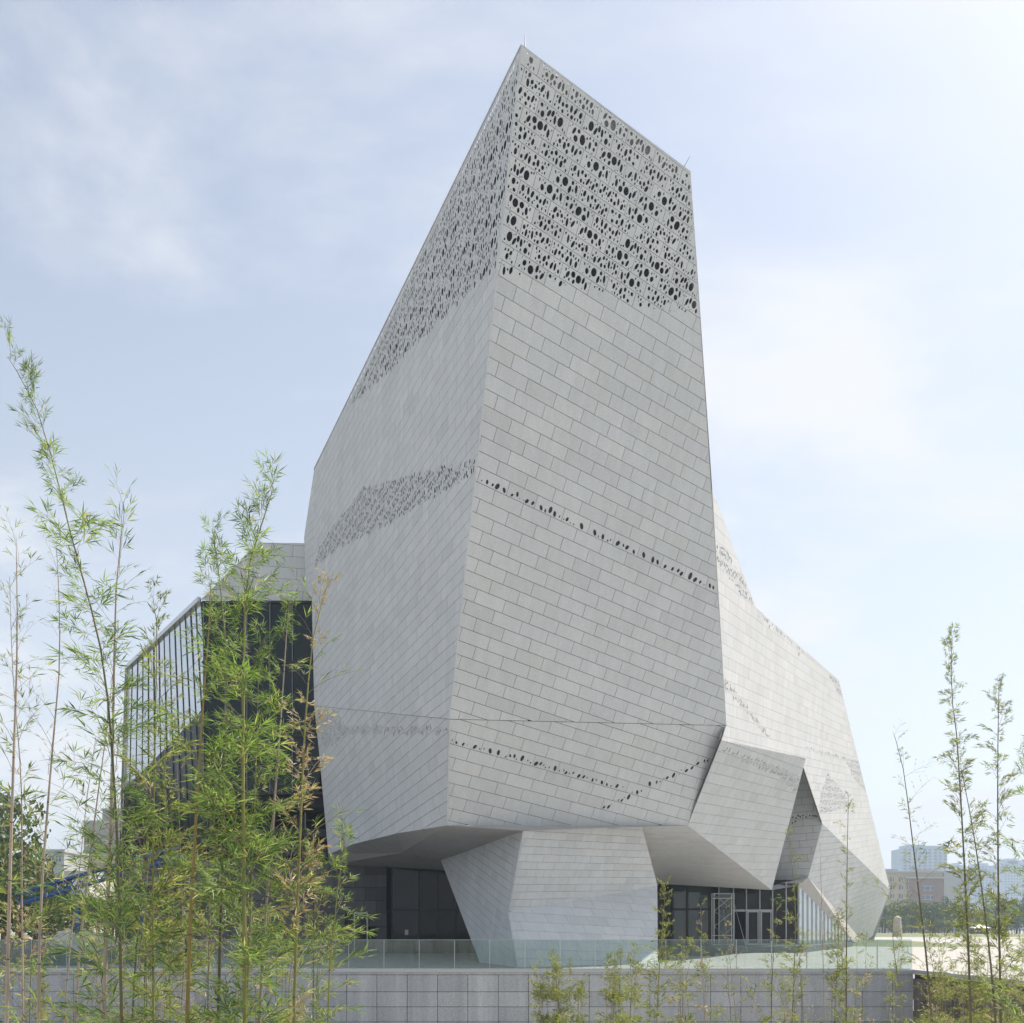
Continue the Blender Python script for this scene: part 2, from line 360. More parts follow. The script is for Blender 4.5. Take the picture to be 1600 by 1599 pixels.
class Facade:
    def __init__(s, name, part_name, pts, pl, c1, c2, pw=PW, ph=PH, shift=0.38, gap=0.018, regions=(), mats=None, back=True, seed=1, start=(0.0, 0.0), noise=0.0, offs=0.0, individual=True, label=None):
        """one planar facet of the building: running-bond stone panels over a dark backing"""
        s.n, s.u, s.v = frame_of(pl, c1, c2); s.pts = pts
        o = pts[0]; s.o = o; s.part_name = part_name
        poly = [((p-o) @ s.u, (p-o) @ s.v) for p in pts]
        if area(poly) < 0: poly = poly[::-1]
        s.poly = poly; s.mat = mats or M_STONE; s.start1 = start[1]
        regs = []
        for kind, rp in regions:
            regs.append((kind, [((hit(pl, *q)-o) @ s.u, (hit(pl, *q)-o) @ s.v) for q in rp]))
        xs = [p[0] for p in poly]; ys = [p[1] for p in poly]
        r = random.Random(seed)
        facade_me_v = [to3(o, s.u, s.v, s.n, q, -TH-0.004) for q in poly]
        # tidy the backing: inset is not needed, it lies behind the panels
        s.back_obj = None
        bm_back = mesh_from(name + '_backing', facade_me_v, [tuple(range(len(poly)))], [M_JOINT])  # dark joint colour; behind perforations it also stands for the holes' shade
        s.part = mobj(part_name, bm_back)
        if label: s.part['label'] = label
        s.part['_backing'] = 1
        j0 = math.floor(min(ys)/ph) - 1; j1 = math.ceil(max(ys)/ph) + 1
        s.k = zlib.crc32(name.encode()) % 97
        for j in range(j0, j1+1):
            y0 = j*ph + start[1]; sh = ((j*shift) % 1.0 + (0.0 if j % 5 else 0.13)) * pw + start[0]
            i0 = math.floor((min(xs)-sh)/pw) - 1; i1 = math.ceil((max(xs)-sh)/pw) + 1
            for i in range(i0, i1+1):
                x0 = sh + i*pw
                if x0+pw < min(xs) or x0 > max(xs) or y0+ph < min(ys) or y0 > max(ys): continue
                c = clip_rect(poly, x0+gap/2, x0+pw-gap/2, y0+gap/2, y0+ph-gap/2)
                if len(c) < 3 or area(c) < 0.004: continue
                full = abs(area(c) - (pw-gap)*(ph-gap)) < 1e-4
                holes = []
                if regs:
                    key = (i*7 + j*13 + s.k) % 9973
                    rr = random.Random(key*31 + s.k)
                    cx, cy = x0+pw/2, y0+ph/2
                    done = set()
                    for kind, rp in regs:
                        # quick reject
                        bx0 = min(q[0] for q in rp); bx1 = max(q[0] for q in rp); by0 = min(q[1] for q in rp); by1 = max(q[1] for q in rp)
                        if x0 > bx1 or x0+pw < bx0 or y0 > by1 or y0+ph < by0: continue
                        if kind == 'dense':
                            bigrow = (j % 4 in (0, 1)) or rr.random() < .25
                            tl = TEMPL_BIG[rr.randrange(4)] if bigrow and rr.random() < .8 else TEMPL_MED[rr.randrange(6)]
                        elif kind == 'fine': tl = TEMPL_MED[rr.randrange(6)]
                        else: tl = TEMPL_STRIP[rr.randrange(6)]
                        if kind in done: continue
                        done.add(kind)
                        sx, sy = pw/PW, ph/PH
                        if kind != 'strip':
                            fx, fy = rr.random() < .5, rr.random() < .5; tl = [((PW-h[0]) if fx else h[0], (PH-h[1]) if fy else h[1], h[2], h[3], (-h[4] if fx != fy else h[4])-.12) for h in tl]
                        for (hx, hy, rx, ry, a) in tl:
                            if kind == 'row':
                                p = (x0+hx*sx, y0+hy*sy)
                            else: p = (x0+hx*sx, y0+hy*sy)
                            if not any(k2 == kind and inside(p, rp2) for k2, rp2 in regs): continue
                            if edge_dist(p, c) < max(rx, ry)+0.008 or not inside(p, c): continue
                            holes.append((p[0], p[1], rx, ry, a))
                c3 = [to3(o, s.u, s.v, s.n, q) for q in c]
                pp = [proj(q) for q in c3]
                pa = abs(area([(q[0], q[1]) for q in pp]))
                PANELS.append(dict(fac=s, poly=c, holes=holes, full=full and not holes, a=pa, x0=x0, y0=y0, pw=pw, ph=ph, gap=gap, indiv=individual, off=offs + r.uniform(-0.0015, 0.0015)))

FL_REF = [None]
def panel_mesh(mb, fac, c, holes, off, local=None):
    """prism with optional elliptical holes; local=(x,y) subtracts an origin and stays in the facet frame"""
    pts2 = list(c); loops = [list(range(len(c)))]
    for (hx, hy, rx, ry, a) in holes:
        nseg = 12 if max(rx, ry) > 0.08 else (8 if max(rx, ry) > 0.03 else 6); ca, sa = math.cos(a), math.sin(a); lp = []
        for k in range(nseg):
            t = 2*math.pi*k/nseg; x = rx*math.cos(t); y = ry*math.sin(t)
            lp.append(len(pts2)); pts2.append((hx + x*ca - y*sa, hy + x*sa + y*ca))
        loops.append(lp)
    def T3(q, o2):
        if local is not None: return (q[0]-local[0], q[1]-local[1], o2)
        return to3(fac.o, fac.u, fac.v, fac.n, q, o2)
    if holes:
        cv, ce, cf, ov, oe, of = delaunay_2d_cdt([Vector(q) for q in pts2], [], loops, 1, 1e-6)
        tris = [tuple(t) for t, src in zip(cf, of) if all(x == 0 for x in src) and len(src) > 0]
        mb.add([T3(q, off) for q in cv], tris)
    else:
        mb.add([T3(q, off) for q in pts2], [tuple(loops[0])])
    for li, lp in enumerate(loops):
        n_ = len(lp); dep = (0.03 if fac is not FL_REF[0] else 0.005) if li else TH
        vs = [T3(pts2[i], off) for i in lp] + [T3(pts2[i], off - dep) for i in lp]
        if li == 0: fs = [(k, n_+k, n_+(k+1) % n_, (k+1) % n_) for k in range(n_)]
        else: fs = [(k, (k+1) % n_, n_+(k+1) % n_, n_+k) for k in range(n_)]
        mb.add(vs, fs)

# ------------------------------------------------------------------ the facets
top_F = [(815,71),(1079,269),(1094,487),(1040,486),(1035,486),(965,466),(930,455),(893,448),(850,437),(812,431),(777,424)]
row_F = [(742,724),(1125,922),(1125,902),(745,716)]
FF = Facade('tower_front', 'facade', [A, B, C, D], pF, (829.1,544.5), (1079.8,688.3), seed=1, start=(0.0, 0.02),
            regions=[('dense', top_F)], label='tall front wall of the tower, perforated at the top')
top_L = [(816,71),(776,418),(745,443),(714,476),(685,503),(659,530),(634,553),(607,582),(536,644),(520,670)]
FL_REF.append(0)
mid_L = [(742,717),(741,738),(700,766),(667,785),(600,822),(527,858),(492,884),(498,857),(520,822),(545,790),(566,763),(590,757),(620,748),(680,732)]
FL = Facade('tower_side', 'facade', [A, D, K, K2, G], pL, (724.6,905), (671.4,960.8), seed=2,
            regions=[('dense', top_L), ('fine', mid_L)], label='long left side wall of the tower in shade')
row_N = [(700,1134),(985,1232),(975,1214),(704,1124)]
dia_N = [(938,1262),(944,1268),(1116,1186),(1110,1178)]
FN = Facade('tower_lower_front', 'facade', [D, C, Q, E], pN, (749.5,1180), (834.8,1203.5), seed=3, start=(0.2, 0.1), label='lower front facet tilting inward below the crease')
clus_M = [(492,1110),(527,1110),(540,1134),(700,1136),(700,1147),(540,1147),(525,1160),(508,1172),(497,1140)]
FM = Facade('tower_lower_side', 'facade', [K, D, E, ML1, ML2, ML3, hit(pM, 497, 1160)], pM, (699,1210), (557.8,1310.6), seed=4,
            regions=[('fine', clus_M)])
r_reg = [(1117,850),(1135,860),(1160,902),(1181,945),(1165,940),(1140,905),(1120,880)]
r_reg2 = [(1293,1208),(1300,1215),(1326,1250),(1326,1262),(1279,1272),(1283,1240)]
r_reg3 = [(1318,1184),(1343,1190),(1350,1225),(1356,1242),(1335,1218)]
r_reg4 = [(1292,1050),(1313,1068),(1318,1092),(1308,1082)]
r_row1 = [(1132,1058),(1138,1066),(1206,1154),(1196,1150),(1130,1072)]
r_row2 = [(1258,1166),(1318,1184),(1318,1190),(1258,1173)]
r_row3 = [(1186,961),(1192,962),(1300,1051),(1296,1055)]
FR = Facade('right_side', 'facade', [C, T, R2, R3, R4, U2, U1, hit(pR, 1128, 1157)], pR, (1136,1098), (1200,1122), seed=5, gap=0.010,
            regions=[('fine', r_reg), ('fine', r_reg2), ('fine', r_reg3), ('fine', r_reg4), ('fine', r_row1), ('fine', r_row2), ('fine', r_row3)],
            label='sunlit long side wall on the right with sloping roof edge')
k_reg = [(1128,1166),(1160,1179),(1200,1191),(1240,1208),(1250,1214),(1245,1240),(1238,1236),(1225,1219),(1190,1201),(1150,1186),(1127,1172)]
FK = Facade('kite', 'facade', [Kt, Q, TIP, Kr], pK, (1130,1224), (1238,1249), seed=6, gap=0.012, regions=[('fine', k_reg)], label='kite-shaped overhanging facet pointing down')
FV = Facade('far_corner', 'facade', [U2, US, V2, V1, R4], pV, (1290,1400), (1380,1372), seed=7)
u_row = [(1232,1276),(1280,1266),(1280,1275),(1236,1288)]
FU = Facade('blue_recess', 'facade', [UT, UA, U2, US, UL], pU, (1215,1330), (1270,1326), seed=8, regions=[('strip', u_row)])
# leg
LA = V_(794,1425,42.5); LB = V_(809,1512,40.5); LC = V_(1028,1505,45.9); pLL = plane(LA, LB, LC); LD = hit(pLL, 1027, 1384)
LT = V_(818,1298,41.3); pLU = plane(LA, LD, LT); LT2 = hit(pLU, 1003, 1291)
LS = V_(689,1345,59); pLF = plane(LT, LA, LS); LG = hit(pLF, 751, 1508)
FLL = Facade('leg_lower', 'facade', [LA, LB, LC, LD], pLL, (800,1466), (1000,1474), pw=1.2, ph=0.49, shift=0.36, gap=0.012, seed=9)
FLU = Facade('leg_upper', 'facade', [LT, LA, LD, LT2], pLU, (817,1330), (1000,1336), pw=1.1, ph=0.33, shift=0.36, gap=0.012, seed=10)
FLF = Facade('leg_side', 'facade', [LS, LG, LA, LT], pLF, (730,1326), (806,1378), pw=1.2, ph=0.36, gap=0.012, seed=11)
pLF2 = plane(LA, LG, LB)
FLF2 = Facade('leg_foot', 'facade', [LA, LG, LB], pLF2, (770,1450), (800,1470), pw=1.2, ph=0.36, gap=0.012, seed=12)
# upper left parapet
W1 = V_(404,848,YW); W2 = V_(482,849,YW); W3 = V_(489,940,YW); W4 = V_(314,937,YW); pW = plane(W1, W2, W3)
pX = plane_d(W4, V_(328,1150,YW)-W4, V_(199,1044,80)-W4)
X2 = hit(pX, 199, 1044); X3 = hit(pX, 190, 1235); X4 = hit(pX, 340, 1103)
FW = Facade('parapet', 'facade', [W1, W4, W3, W2], pW, (400,880), (480,886), pw=1.36, ph=0.72, seed=13)
pL2 = None
L2a = V_(478,932,63.4); L2b = V_(481,840,64.4)
FL2 = Facade('thin_facet', 'facade', [G, L2b, L2a, K2], plane(G, L2a, K2), (480,870), (488,862), pw=PW, ph=PH, seed=14)
pS = plane(Q, LT2, TIP); S3b = hit(pS, 1027, 1381)
FS = Facade('entrance_soffit', 'soffit', [Q, LT2, S3b, TIP], pS, (1040,1340), (1130,1343), seed=15, gap=0.012, label='sloping soffit over the entrance')
# rows of small holes that follow a course or cross it
def row_holes(fac, pl, line, pitch, rmin, rmax, jitter, seed, bigs=(), snap=None):
    r = random.Random(seed); pts = [((hit(pl, *q)-fac.o) @ fac.u, (hit(pl, *q)-fac.o) @ fac.v) for q in line]
    hs = []
    for a, b in zip(pts[:-1], pts[1:]):
        L = math.hypot(b[0]-a[0], b[1]-a[1]); t = 0.0; dx, dy = (b[0]-a[0])/L, (b[1]-a[1])/L
        while t < L:
            o_ = r.uniform(-jitter, jitter); rx = r.uniform(rmin, rmax); k = r.random()
            if k < .3: rx *= .45
            h = (a[0]+dx*t - dy*o_, a[1]+dy*t + dx*o_, rx*.72, rx*1.1, r.choice([-.7, -.5, .6, .2]))
            hs.append(h); t += pitch*r.uniform(.7, 1.4)
    for (px, py, rad) in bigs:
        q = ((hit(pl, px, py)-fac.o) @ fac.u, (hit(pl, px, py)-fac.o) @ fac.v)
        hs.insert(0, (q[0], q[1], rad*.62, rad, -.15))
    good = []
    for h in hs:
        if all(math.hypot(h[0]-g[0], h[1]-g[1]) > max(h[2:4])+max(g[2:4])*.9+.012 for g in good): good.append(h)
    if snap:   # the whole string sits low in one course
        mid = [h for h in hs if inside(h[:2], fac.poly)]; my = sum(h[1] for h in mid)/len(mid); ph = snap
        j = math.floor((my-fac.start1)/ph); base = fac.start1 + j*ph
        good = []
        for h in sorted(hs, key=lambda h: -h[3]):
            h = (h[0], base + ph*r.uniform(.14, .42) if h[3] < .13 else base+ph*.42, *h[2:])
            if all(math.hypot((h[0]-g[0])/(h[2]+g[2]+.02), (h[1]-g[1])/(h[3]+g[3]+.015)) > 1 for g in good): good.append(h)
    for pn in PANELS:
        if pn['fac'] is not fac: continue
        g = pn['gap']/2+.02
        for h in good:
            if not (pn['x0'] < h[0] < pn['x0']+pn['pw'] and pn['y0'] < h[1] < pn['y0']+pn['ph']): continue
            m_ = max(h[2], h[3])+g
            if m_*2 > pn['ph']: continue
            h2 = (min(max(h[0], pn['x0']+m_), pn['x0']+pn['pw']-m_), min(max(h[1], pn['y0']+m_), pn['y0']+pn['ph']-m_), *h[2:])
            if inside(h2[:2], pn['poly']) and edge_dist(h2[:2], pn['poly']) > max(h[2], h[3])+.008 and all(math.hypot(h2[0]-q[0], h2[1]-q[1]) > max(h2[2:4])*.9+max(q[2:4])*.9+.01 for q in pn['holes']):
                pn['holes'].append(h2); pn['full'] = False
row_holes(FF, pF, [(750,733),(1122,914)], 0.15, 0.06, 0.115, 0.15, 5, [(863,788,.13),(1081,893,.16),(1090,897,.11),(1072,893,.10)], snap=PH)
row_holes(FN, pN, [(703,1140),(975,1226)], 0.15, 0.06, 0.11, 0.13, 6, [(820,1174,.13)], snap=PH)
row_holes(FN, pN, [(943,1262),(1112,1184)], 0.2, 0.07, 0.115, 0.10, 7, [(983,1244,.13),(1054,1212,.13)])
row_holes(FU, pU, [(1237,1284),(1255,1276),(1278,1273)], 0.3, 0.10, 0.16, 0.2, 8)
row_holes(FR, pR, [(1186,963),(1298,1054)], 0.8, 0.09, 0.14, 0.2, 9)
FL_REF[0] = FL

# ------------------------------------------------------------------ make panel objects
PANELS.sort(key=lambda p: -p['a'])
n_plain = n_perf = 0; rest = {}; shared = {}
def facet_matrix(fac, x, y, off):
    m = Matrix.Identity(4); o = fac.o + fac.u*x + fac.v*y + fac.n*off
    for r_ in range(3): m[r_][0], m[r_][1], m[r_][2], m[r_][3] = fac.u[r_], fac.v[r_], fac.n[r_], o[r_]
    return m
for pn in PANELS:
    fac = pn['fac']; perf = bool(pn['holes'])
    ok = pn['indiv'] and pn['a'] > 60
    if ok and not perf and n_plain < 300:
        n_plain += 1
        if pn['full']:
            key = (round(pn['pw'], 3), round(pn['ph'], 3), pn['gap'], fac.mat.name)
            if key not in shared:
                mb = MB(); g = pn['gap']/2
                panel_mesh(mb, fac, [(g, g), (pn['pw']-g, g), (pn['pw']-g, pn['ph']-g), (g, pn['ph']-g)], [], 0.0, local=(0, 0))
                shared[key] = mb.mesh('stone_panel', fac.mat)
            o = bpy.data.objects.new('stone_panel', shared[key]); link(o, fac.part); o.matrix_local = facet_matrix(fac, pn['x0'], pn['y0'], pn['off'])
        else:
            mb = MB(); panel_mesh(mb, fac, pn['poly'], [], 0.0, local=(pn['x0'], pn['y0']))
            o = bpy.data.objects.new('stone_panel', mb.mesh('stone_panel', fac.mat)); link(o, fac.part); o.matrix_local = facet_matrix(fac, pn['x0'], pn['y0'], pn['off'])
    elif ok and perf and n_perf < 300:
        n_perf += 1; mb = MB(); panel_mesh(mb, fac, pn['poly'], pn['holes'], 0.0, local=(pn['x0'], pn['y0']))
        o = bpy.data.objects.new('perforated_panel', mb.mesh('perforated_panel', fac.mat)); link(o, fac.part); o.matrix_local = facet_matrix(fac, pn['x0'], pn['y0'], pn['off'])
    else:
        key = (fac, perf)
        if key not in rest: rest[key] = MB()
        panel_mesh(rest[key], fac, pn['poly'], pn['holes'], pn['off'])
for (fac, perf), mb in rest.items():
    nm = 'perforated_panels' if perf else 'stone_panels'
    mobj(nm, mb.mesh(nm, fac.mat), fac.part, kind='stuff')
print('panels', len(PANELS), n_plain, n_perf)

# backings: solid behind panels, but the perforated crown of F and L is open with a wall set 0.9 m back
def set_back(fac, polys_off):
    mb = MB()
    for pts, off in polys_off:
        vs = [p + fac.n*off for p in pts]; mb.add(vs, [tuple(range(len(vs)))])
    me = mb.mesh('backing', [M_JOINT]); old = fac.part.data; fac.part.data = me; bpy.data.meshes.remove(old)
o1 = -TH-0.004
Fa = hit(pF, 777, 432); Fb = hit(pF, 1094, 497)
La_ = hit(pL, 776, 428); Lb_ = hit(pL, 520, 682); Lg = hit(pL, 506, 703)
set_back(FF, [([Fa, Fb, C, D], o1)])
set_back(FL, [([La_, D, K, K2, G, Lg], o1)])
def shift_in(p, k): return p - FF.n*k
inn = -FF.n*0.45 - FL.n*0.45
Ai = A + inn + (D-A)/np.linalg.norm(D-A)*.35; Bi = B - FF.n*0.45 + (C-B)/np.linalg.norm(C-B)*.3; Gi = hit(pL, 518, 682) - FL.n*0.45
mb = MB(); mb.add([Ai, Bi, Fb - FF.n*0.45, Fa + inn], [(0,1,2,3)]); mb.add([Ai, Fa+inn, hit(pL, 520, 700)-FL.n*0.45, Gi], [(0,1,2,3)])
mb.add([Fa, Fb, Fb-FF.n*0.45, Fa+inn], [(0,1,2,3)]); mb.add([La_, Lb_, Lb_-FL.n*.45, La_+inn], [(0,1,2,3)])
mobj('inner_wall', mb.mesh('inner_wall', M_VOID))
mb = MB(); dv_ = nrm(D-A)
for (p0, p1, fac, dd) in ((A, B, FF, nrm(C-B)), (A, G, FL, nrm(K-G))):
    o_ = -fac.n*.10; e0 = p0 + (p1-p0)*.006; e1 = p1 - (p1-p0)*.006
    mb.add([e0+o_+dv_*.06, e1+o_+dd*.06, e1+o_+dd*(.62 if fac is FF else 1.5), e0+o_+dv_*(.62 if fac is FF else 1.5)], [(0,1,2,3)])
mobj('hole_shade_liner', mb.mesh('hole_shade_liner', plain('hole_shade_grey', (.20,.20,.20), .9)))  # grey sheet added behind the top holes so they read as shade
BK = B + (G-A)*.8
mb = MB(); dn = np.array([0, 0, -1.7]); Gk = G + dn
mb.add([Ai, Bi, BK+dn, Gk], [(0,1,2,3)])
mobj('roof', mb.mesh('roof', M_CORE))
# hidden rear walls and roofs close the volume; pale bounce sheets added at the end
mb = MB()
dR = nrm(np.array([790, 1600, 182.]))
W5 = V_(404,848,YW) ; R3b = R3 + np.array([-26, 6, -1.0]); R4b = np.array([R4[0]-22, R4[1]+4, 0]); LG2 = np.array([G[0], G[1]+8, 0])
mb.add([B, T, BK, R2], [(0,1,2), (1,3,2)])
mb.add([BK, R2, R2+np.array([-8, 14, 0]), G+np.array([0, 3, 0])], [(0,1,2,3)])
mb.add([G, BK, G+np.array([2, 16, -8.])], [(0,1,2)])
mb.add([R2, R3, R3b, W2+np.array([0, .3, 0])], [(0,1,2,3)])
mb.add([W2+np.array([0,.3,0]), R3b, X2+np.array([12,10,0]), W1+np.array([0,.3,0])], [(0,1,2,3)])
mb.add([R3, R4, R4b, R3b], [(0,1,2,3)]); mb.add([R4, np.array([V1[0], V1[1], 0]), R4b], [(0,1,2)])
mb.add([Kt, Kr, Kr+np.array([-4.5, 3.0, -.6])], [(0,1,2)]); mb.add([Kr, TIP, Kr+np.array([-4.5, 3.0, -.6])], [(0,1,2)])
kb = -FK.n*.12; mb.add([Kt+kb, Kr+kb, TIP+kb, Q+kb], [(0,1,2,3)])  # unseen pale sheet added behind the kite to bounce light into the recess
rb = -FR.n*.12; mb.add([Kt+rb, U1+rb, U2+rb, R3+rb, R2+rb], [(0,1,2,3,4)])  # second added pale sheet, behind the right wall, lightening the recess
mobj('rear_wall_and_bounce', mb.mesh('rear_wall_and_bounce', M_CORE))
# metal edge trims on the sharp arrises
mb = MB()
for a, b in ((A,B),(B,C),(A,G)): mb.bar(a+FF.n*-.03, b+FF.n*-.03, .05)
mobj('edge_trim', mb.mesh('edge_trim', M_CORE))
mb = MB()
for a, b, fa, fb in ((D, C, FF, FN), (K, D, FL, FM)):
    nn_ = nrm(fa.n+fb.n)*.004; mb.bar(a+nn_, b+nn_, .013)
mobj('crease_joint', mb.mesh('crease_joint', M_JOINT))

# soffits
def soffit(name, pts, seam=None):
    mb = MB(); c = sum(pts)/len(pts)
    mb.add(pts, [tuple(range(len(pts)))] if len(pts) < 5 else [])
    if len(pts) >= 5: mb.add(pts+[c], [(i, (i+1) % len(pts), len(pts)) for i in range(len(pts))])
    return mobj(name, mb.mesh(name, M_SOFF))
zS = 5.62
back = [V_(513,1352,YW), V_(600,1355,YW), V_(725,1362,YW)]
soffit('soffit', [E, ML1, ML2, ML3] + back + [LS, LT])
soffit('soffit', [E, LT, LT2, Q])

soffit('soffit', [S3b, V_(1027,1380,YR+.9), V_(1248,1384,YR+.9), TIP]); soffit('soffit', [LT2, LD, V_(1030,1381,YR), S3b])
# strip soffit below the far corner facet, over the receding curtain wall
CW0 = V_(1247,1477,YR); CW1 = V_(1332,1474,YW); cw_dir = nrm(np.array([12., 25., 0.]))
def cwp(t, z): return np.array([CW0[0], CW0[1], 0]) + cw_dir*t + np.array([0, 0, z])
def cw_t(px):
    s = (px-800)/f; return (s*CW0[1]-CW0[0])/(cw_dir[0]-s*cw_dir[1])
def cw_z(px, py): t = cw_t(px); return CZ + (HY-py)/f*(CW0[1]+cw_dir[1]*t)
CWb = cwp(cw_t(1333), cw_z(1333, 1472))
CWt = cwp(0, cw_z(1247, 1384))
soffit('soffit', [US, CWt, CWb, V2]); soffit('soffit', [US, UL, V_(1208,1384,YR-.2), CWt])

# ------------------------------------------------------------------ curtain walls
def quad_panel(mb, a, b, c, d, m=0): mb.add([a, b, c, d], [(0,1,2,3)], m)
# (1) silvered glass wall on the left with dark fins: panes as parts
xw = mobj('curtain_wall', mesh_from('curtain_back', [W4+np.array([0,.3,0]), X2+np.array([0,.3,0]), hit(pX,190,1300)+np.array([0,.3,0]), hit(pX,338,1300)+np.array([0,.3,0])], [(0,1,2,3)], [M_VOID]))
xw['label'] = 'silvered glass wall with dark vertical fins on the left wing'
nX, uX, vX = (lambda n: (n, None, None))(vis_n(pX)[0])
NP = 14
def xe(t, top):   # along the wall, t=0 at the front edge
    tx = (1-t)*314 + t*199; ty = (1-t)*937 + t*1044
    bx = (1-t)*338 + t*190; by = (1-t)*1320 + t*1320
    return (tx, ty) if top else (bx, by)
def xpt(t, py):
    a = xe(t, True); b = xe(t, False); k = (py-a[1])/(b[1]-a[1]); return hit(pX, a[0]+(b[0]-a[0])*k, py)
def tt(i): s = i/NP; return s*0.92/(1-0.08*s) if False else s
def diag(t):  # where the tree reflection painted into the lower panes begins
    x = (1-t)*335 + t*191; return 1100 + (335-x)*0.93
fins = MB()
for i in range(NP):
    t0, t1 = i/NP, (i+1)/NP; e = 0.004
    y0t, y1t = xe(t0, True)[1], xe(t1, True)[1]
    for rows in ((0.0, .52, M_SGLASS), (.525, 1.0, M_SGLASS)):
        ya0 = y0t + (diag(t0)-y0t)*rows[0]; ya1 = y1t + (diag(t1)-y1t)*rows[0]; yb0 = y0t + (diag(t0)-y0t)*rows[1]; yb1 = y1t + (diag(t1)-y1t)*rows[1]
        q = [xpt(t0+e, ya0), xpt(t1-e, ya1), xpt(t1-e, yb1), xpt(t0+e, yb0)]
        tilt = RND.uniform(-.012, .012); q = [q[0]+nX*tilt, q[1]-nX*tilt, q[2]-nX*tilt, q[3]+nX*tilt]
        mobj('glass_pane', mesh_from('glass_pane', q, [(0,1,2,3)], [rows[2]]), xw)
    q = [xpt(t0+e, diag(t0)+1), xpt(t1-e, diag(t1)+1), xpt(t1-e, 1318), xpt(t0+e, 1318)]
    mobj('glass_pane', mesh_from('glass_pane', q, [(0,1,2,3)], [M_LOWG]), xw)
for i in range(NP+1):
    t = i/NP; fins.bar(xpt(t, xe(t, True)[1])+nX*.02, xpt(t, 1318)+nX*.02, .05, .05)
mobj('fin', fins.mesh('fin', M_FRAME), xw, kind='stuff')
mb = MB(); mb.bar(W4+nX*.1, X2+nX*.1, .22, .3); mb.bar(X2+nX*.1, hit(pX,190,1318)+nX*.1, .16, .3); mobj('edge_frame', mb.mesh('edge_frame', M_METAL), xw)
# (2) dark glass on the front between the fins and the tower
gx = [318, 352, 386, 422, 457, 489]; gy = [941, 1035, 1150, 1240]
gw = mobj('curtain_wall', mesh_from('curtain_back', [V_(316,939,YW+.6), V_(512,939,YW+.6), V_(530,1262,YW+.6), V_(320,1262,YW+.6)], [(0,1,2,3)], [M_VOID]))
gw['label'] = 'dark glass wall between the left wing and the tower'
fr = MB()
for i in range(len(gx)-1):
    for j in range(len(gy)-1):
        x0, x1, y0, y1 = gx[i], gx[i+1], gy[j], gy[j+1]
        if i == len(gx)-2: x1 = 491 if j == 0 else 500
        mobj('glass_pane', mesh_from('glass_pane', [V_(x0+.7,y0+.7,YW+.05), V_(x1-.7,y0+.7,YW+.05+RND.uniform(-.02,.02)), V_(x1-.7,y1-.7,YW+.05), V_(x0+.7,y1-.7,YW+.05)], [(0,1,2,3)], [M_DGLASS]), gw)
for x in gx[:-1]: fr.bar(V_(x,940,YW), V_(x,1242,YW), .05, .10)
fh = MB()
for y in gy: fh.bar(V_(316,y,YW), V_(505,y,YW), .14, .14)
mobj('mullion', fr.mesh('mullion', plain('grey_mullion', (.16,.18,.19), .4)), gw, kind='stuff'); mobj('transom', fh.mesh('transom', M_FRAME), gw)
# open void beneath it: shade painted as a near-black sheet, with slab edges
vd = MB(); y0 = YW
vd.add([V_(188,1300,84), V_(300,1235,78), V_(530,1235,74), V_(560,1500,74), V_(180,1500,84)], [(0,1,2,3,4)])
mobj('void_shade_sheet', vd.mesh('void_shade_sheet', M_VOID))
sl = MB()
for y in (1262, 1300, 1330): sl.bar(V_(330,y,YW+3), V_(520,y+2,YW+3), .35, .5)
for x in (352, 415, 470): sl.bar(V_(x,1245,YW+4), V_(x,1489,YW+4), .6, .5)
mobj('slab_edge', sl.mesh('slab_edge', M_FRAME))
# ground-floor dark stone wall left of the leg, in long horizontal courses
def frontal_panels(part, x0, x1, y0, y1, nx, ny, Y, m, name='stone_panel', skip=None, e=.35, shift=True):
    dx = (x1-x0)/nx; dy = (y1-y0)/ny
    for j in range(ny):
        off = (j % 2)*.5*dx if shift else 0
        for i in range(-1, nx+1):
            a = max(x0, x0+i*dx+off); b = min(x1, x0+(i+1)*dx+off)
            if b-a < 1: continue
            if skip and skip((a+b)/2, y0+(j+.5)*dy): continue
            p = V_(a+e, y0+j*dy+e, Y); q = V_(b-e, y0+(j+1)*dy-e, Y); mb = MB(); c = (p+q)/2
            mb.box((p[0]-c[0], -.03, q[2]-c[2]), (q[0]-c[0], .03, p[2]-c[2]))
            o = mobj(name, mb.mesh(name, m), part); o.location = Vector(c)
YB = YW-.3
gf = mobj('ground_floor_wall', mesh_from('wall_back', [V_(180,1340,YB+.05), V_(606,1345,YB+.05), V_(606,1489.5,YB+.05), V_(180,1489.5,YB+.05)], [(0,1,2,3)], [M_JOINT]))
frontal_panels(gf, 180, 604, 1346, 1489, 13, 7, YB, M_DWALL, skip=lambda x, y: (551 < x < 577 and y > 1424))
mb = MB(); mb.box((*V_(555,1489,YB-.1)[:2], 0), (*V_(573,1489,YB-.03)[:2], V_(573,1428,YB)[2])); mobj('door', mb.mesh('door', M_BGLASS), label='narrow dark service door')
mb = MB()
for x in (554, 574): mb.bar(V_(x,1489,YB-.1), V_(x,1427,YB-.1), .08, .1)
mb.bar(V_(554,1427,YB-.1), V_(574,1427,YB-.1), .08, .1); mobj('door_frame', mb.mesh('door_frame', M_LFRAME))
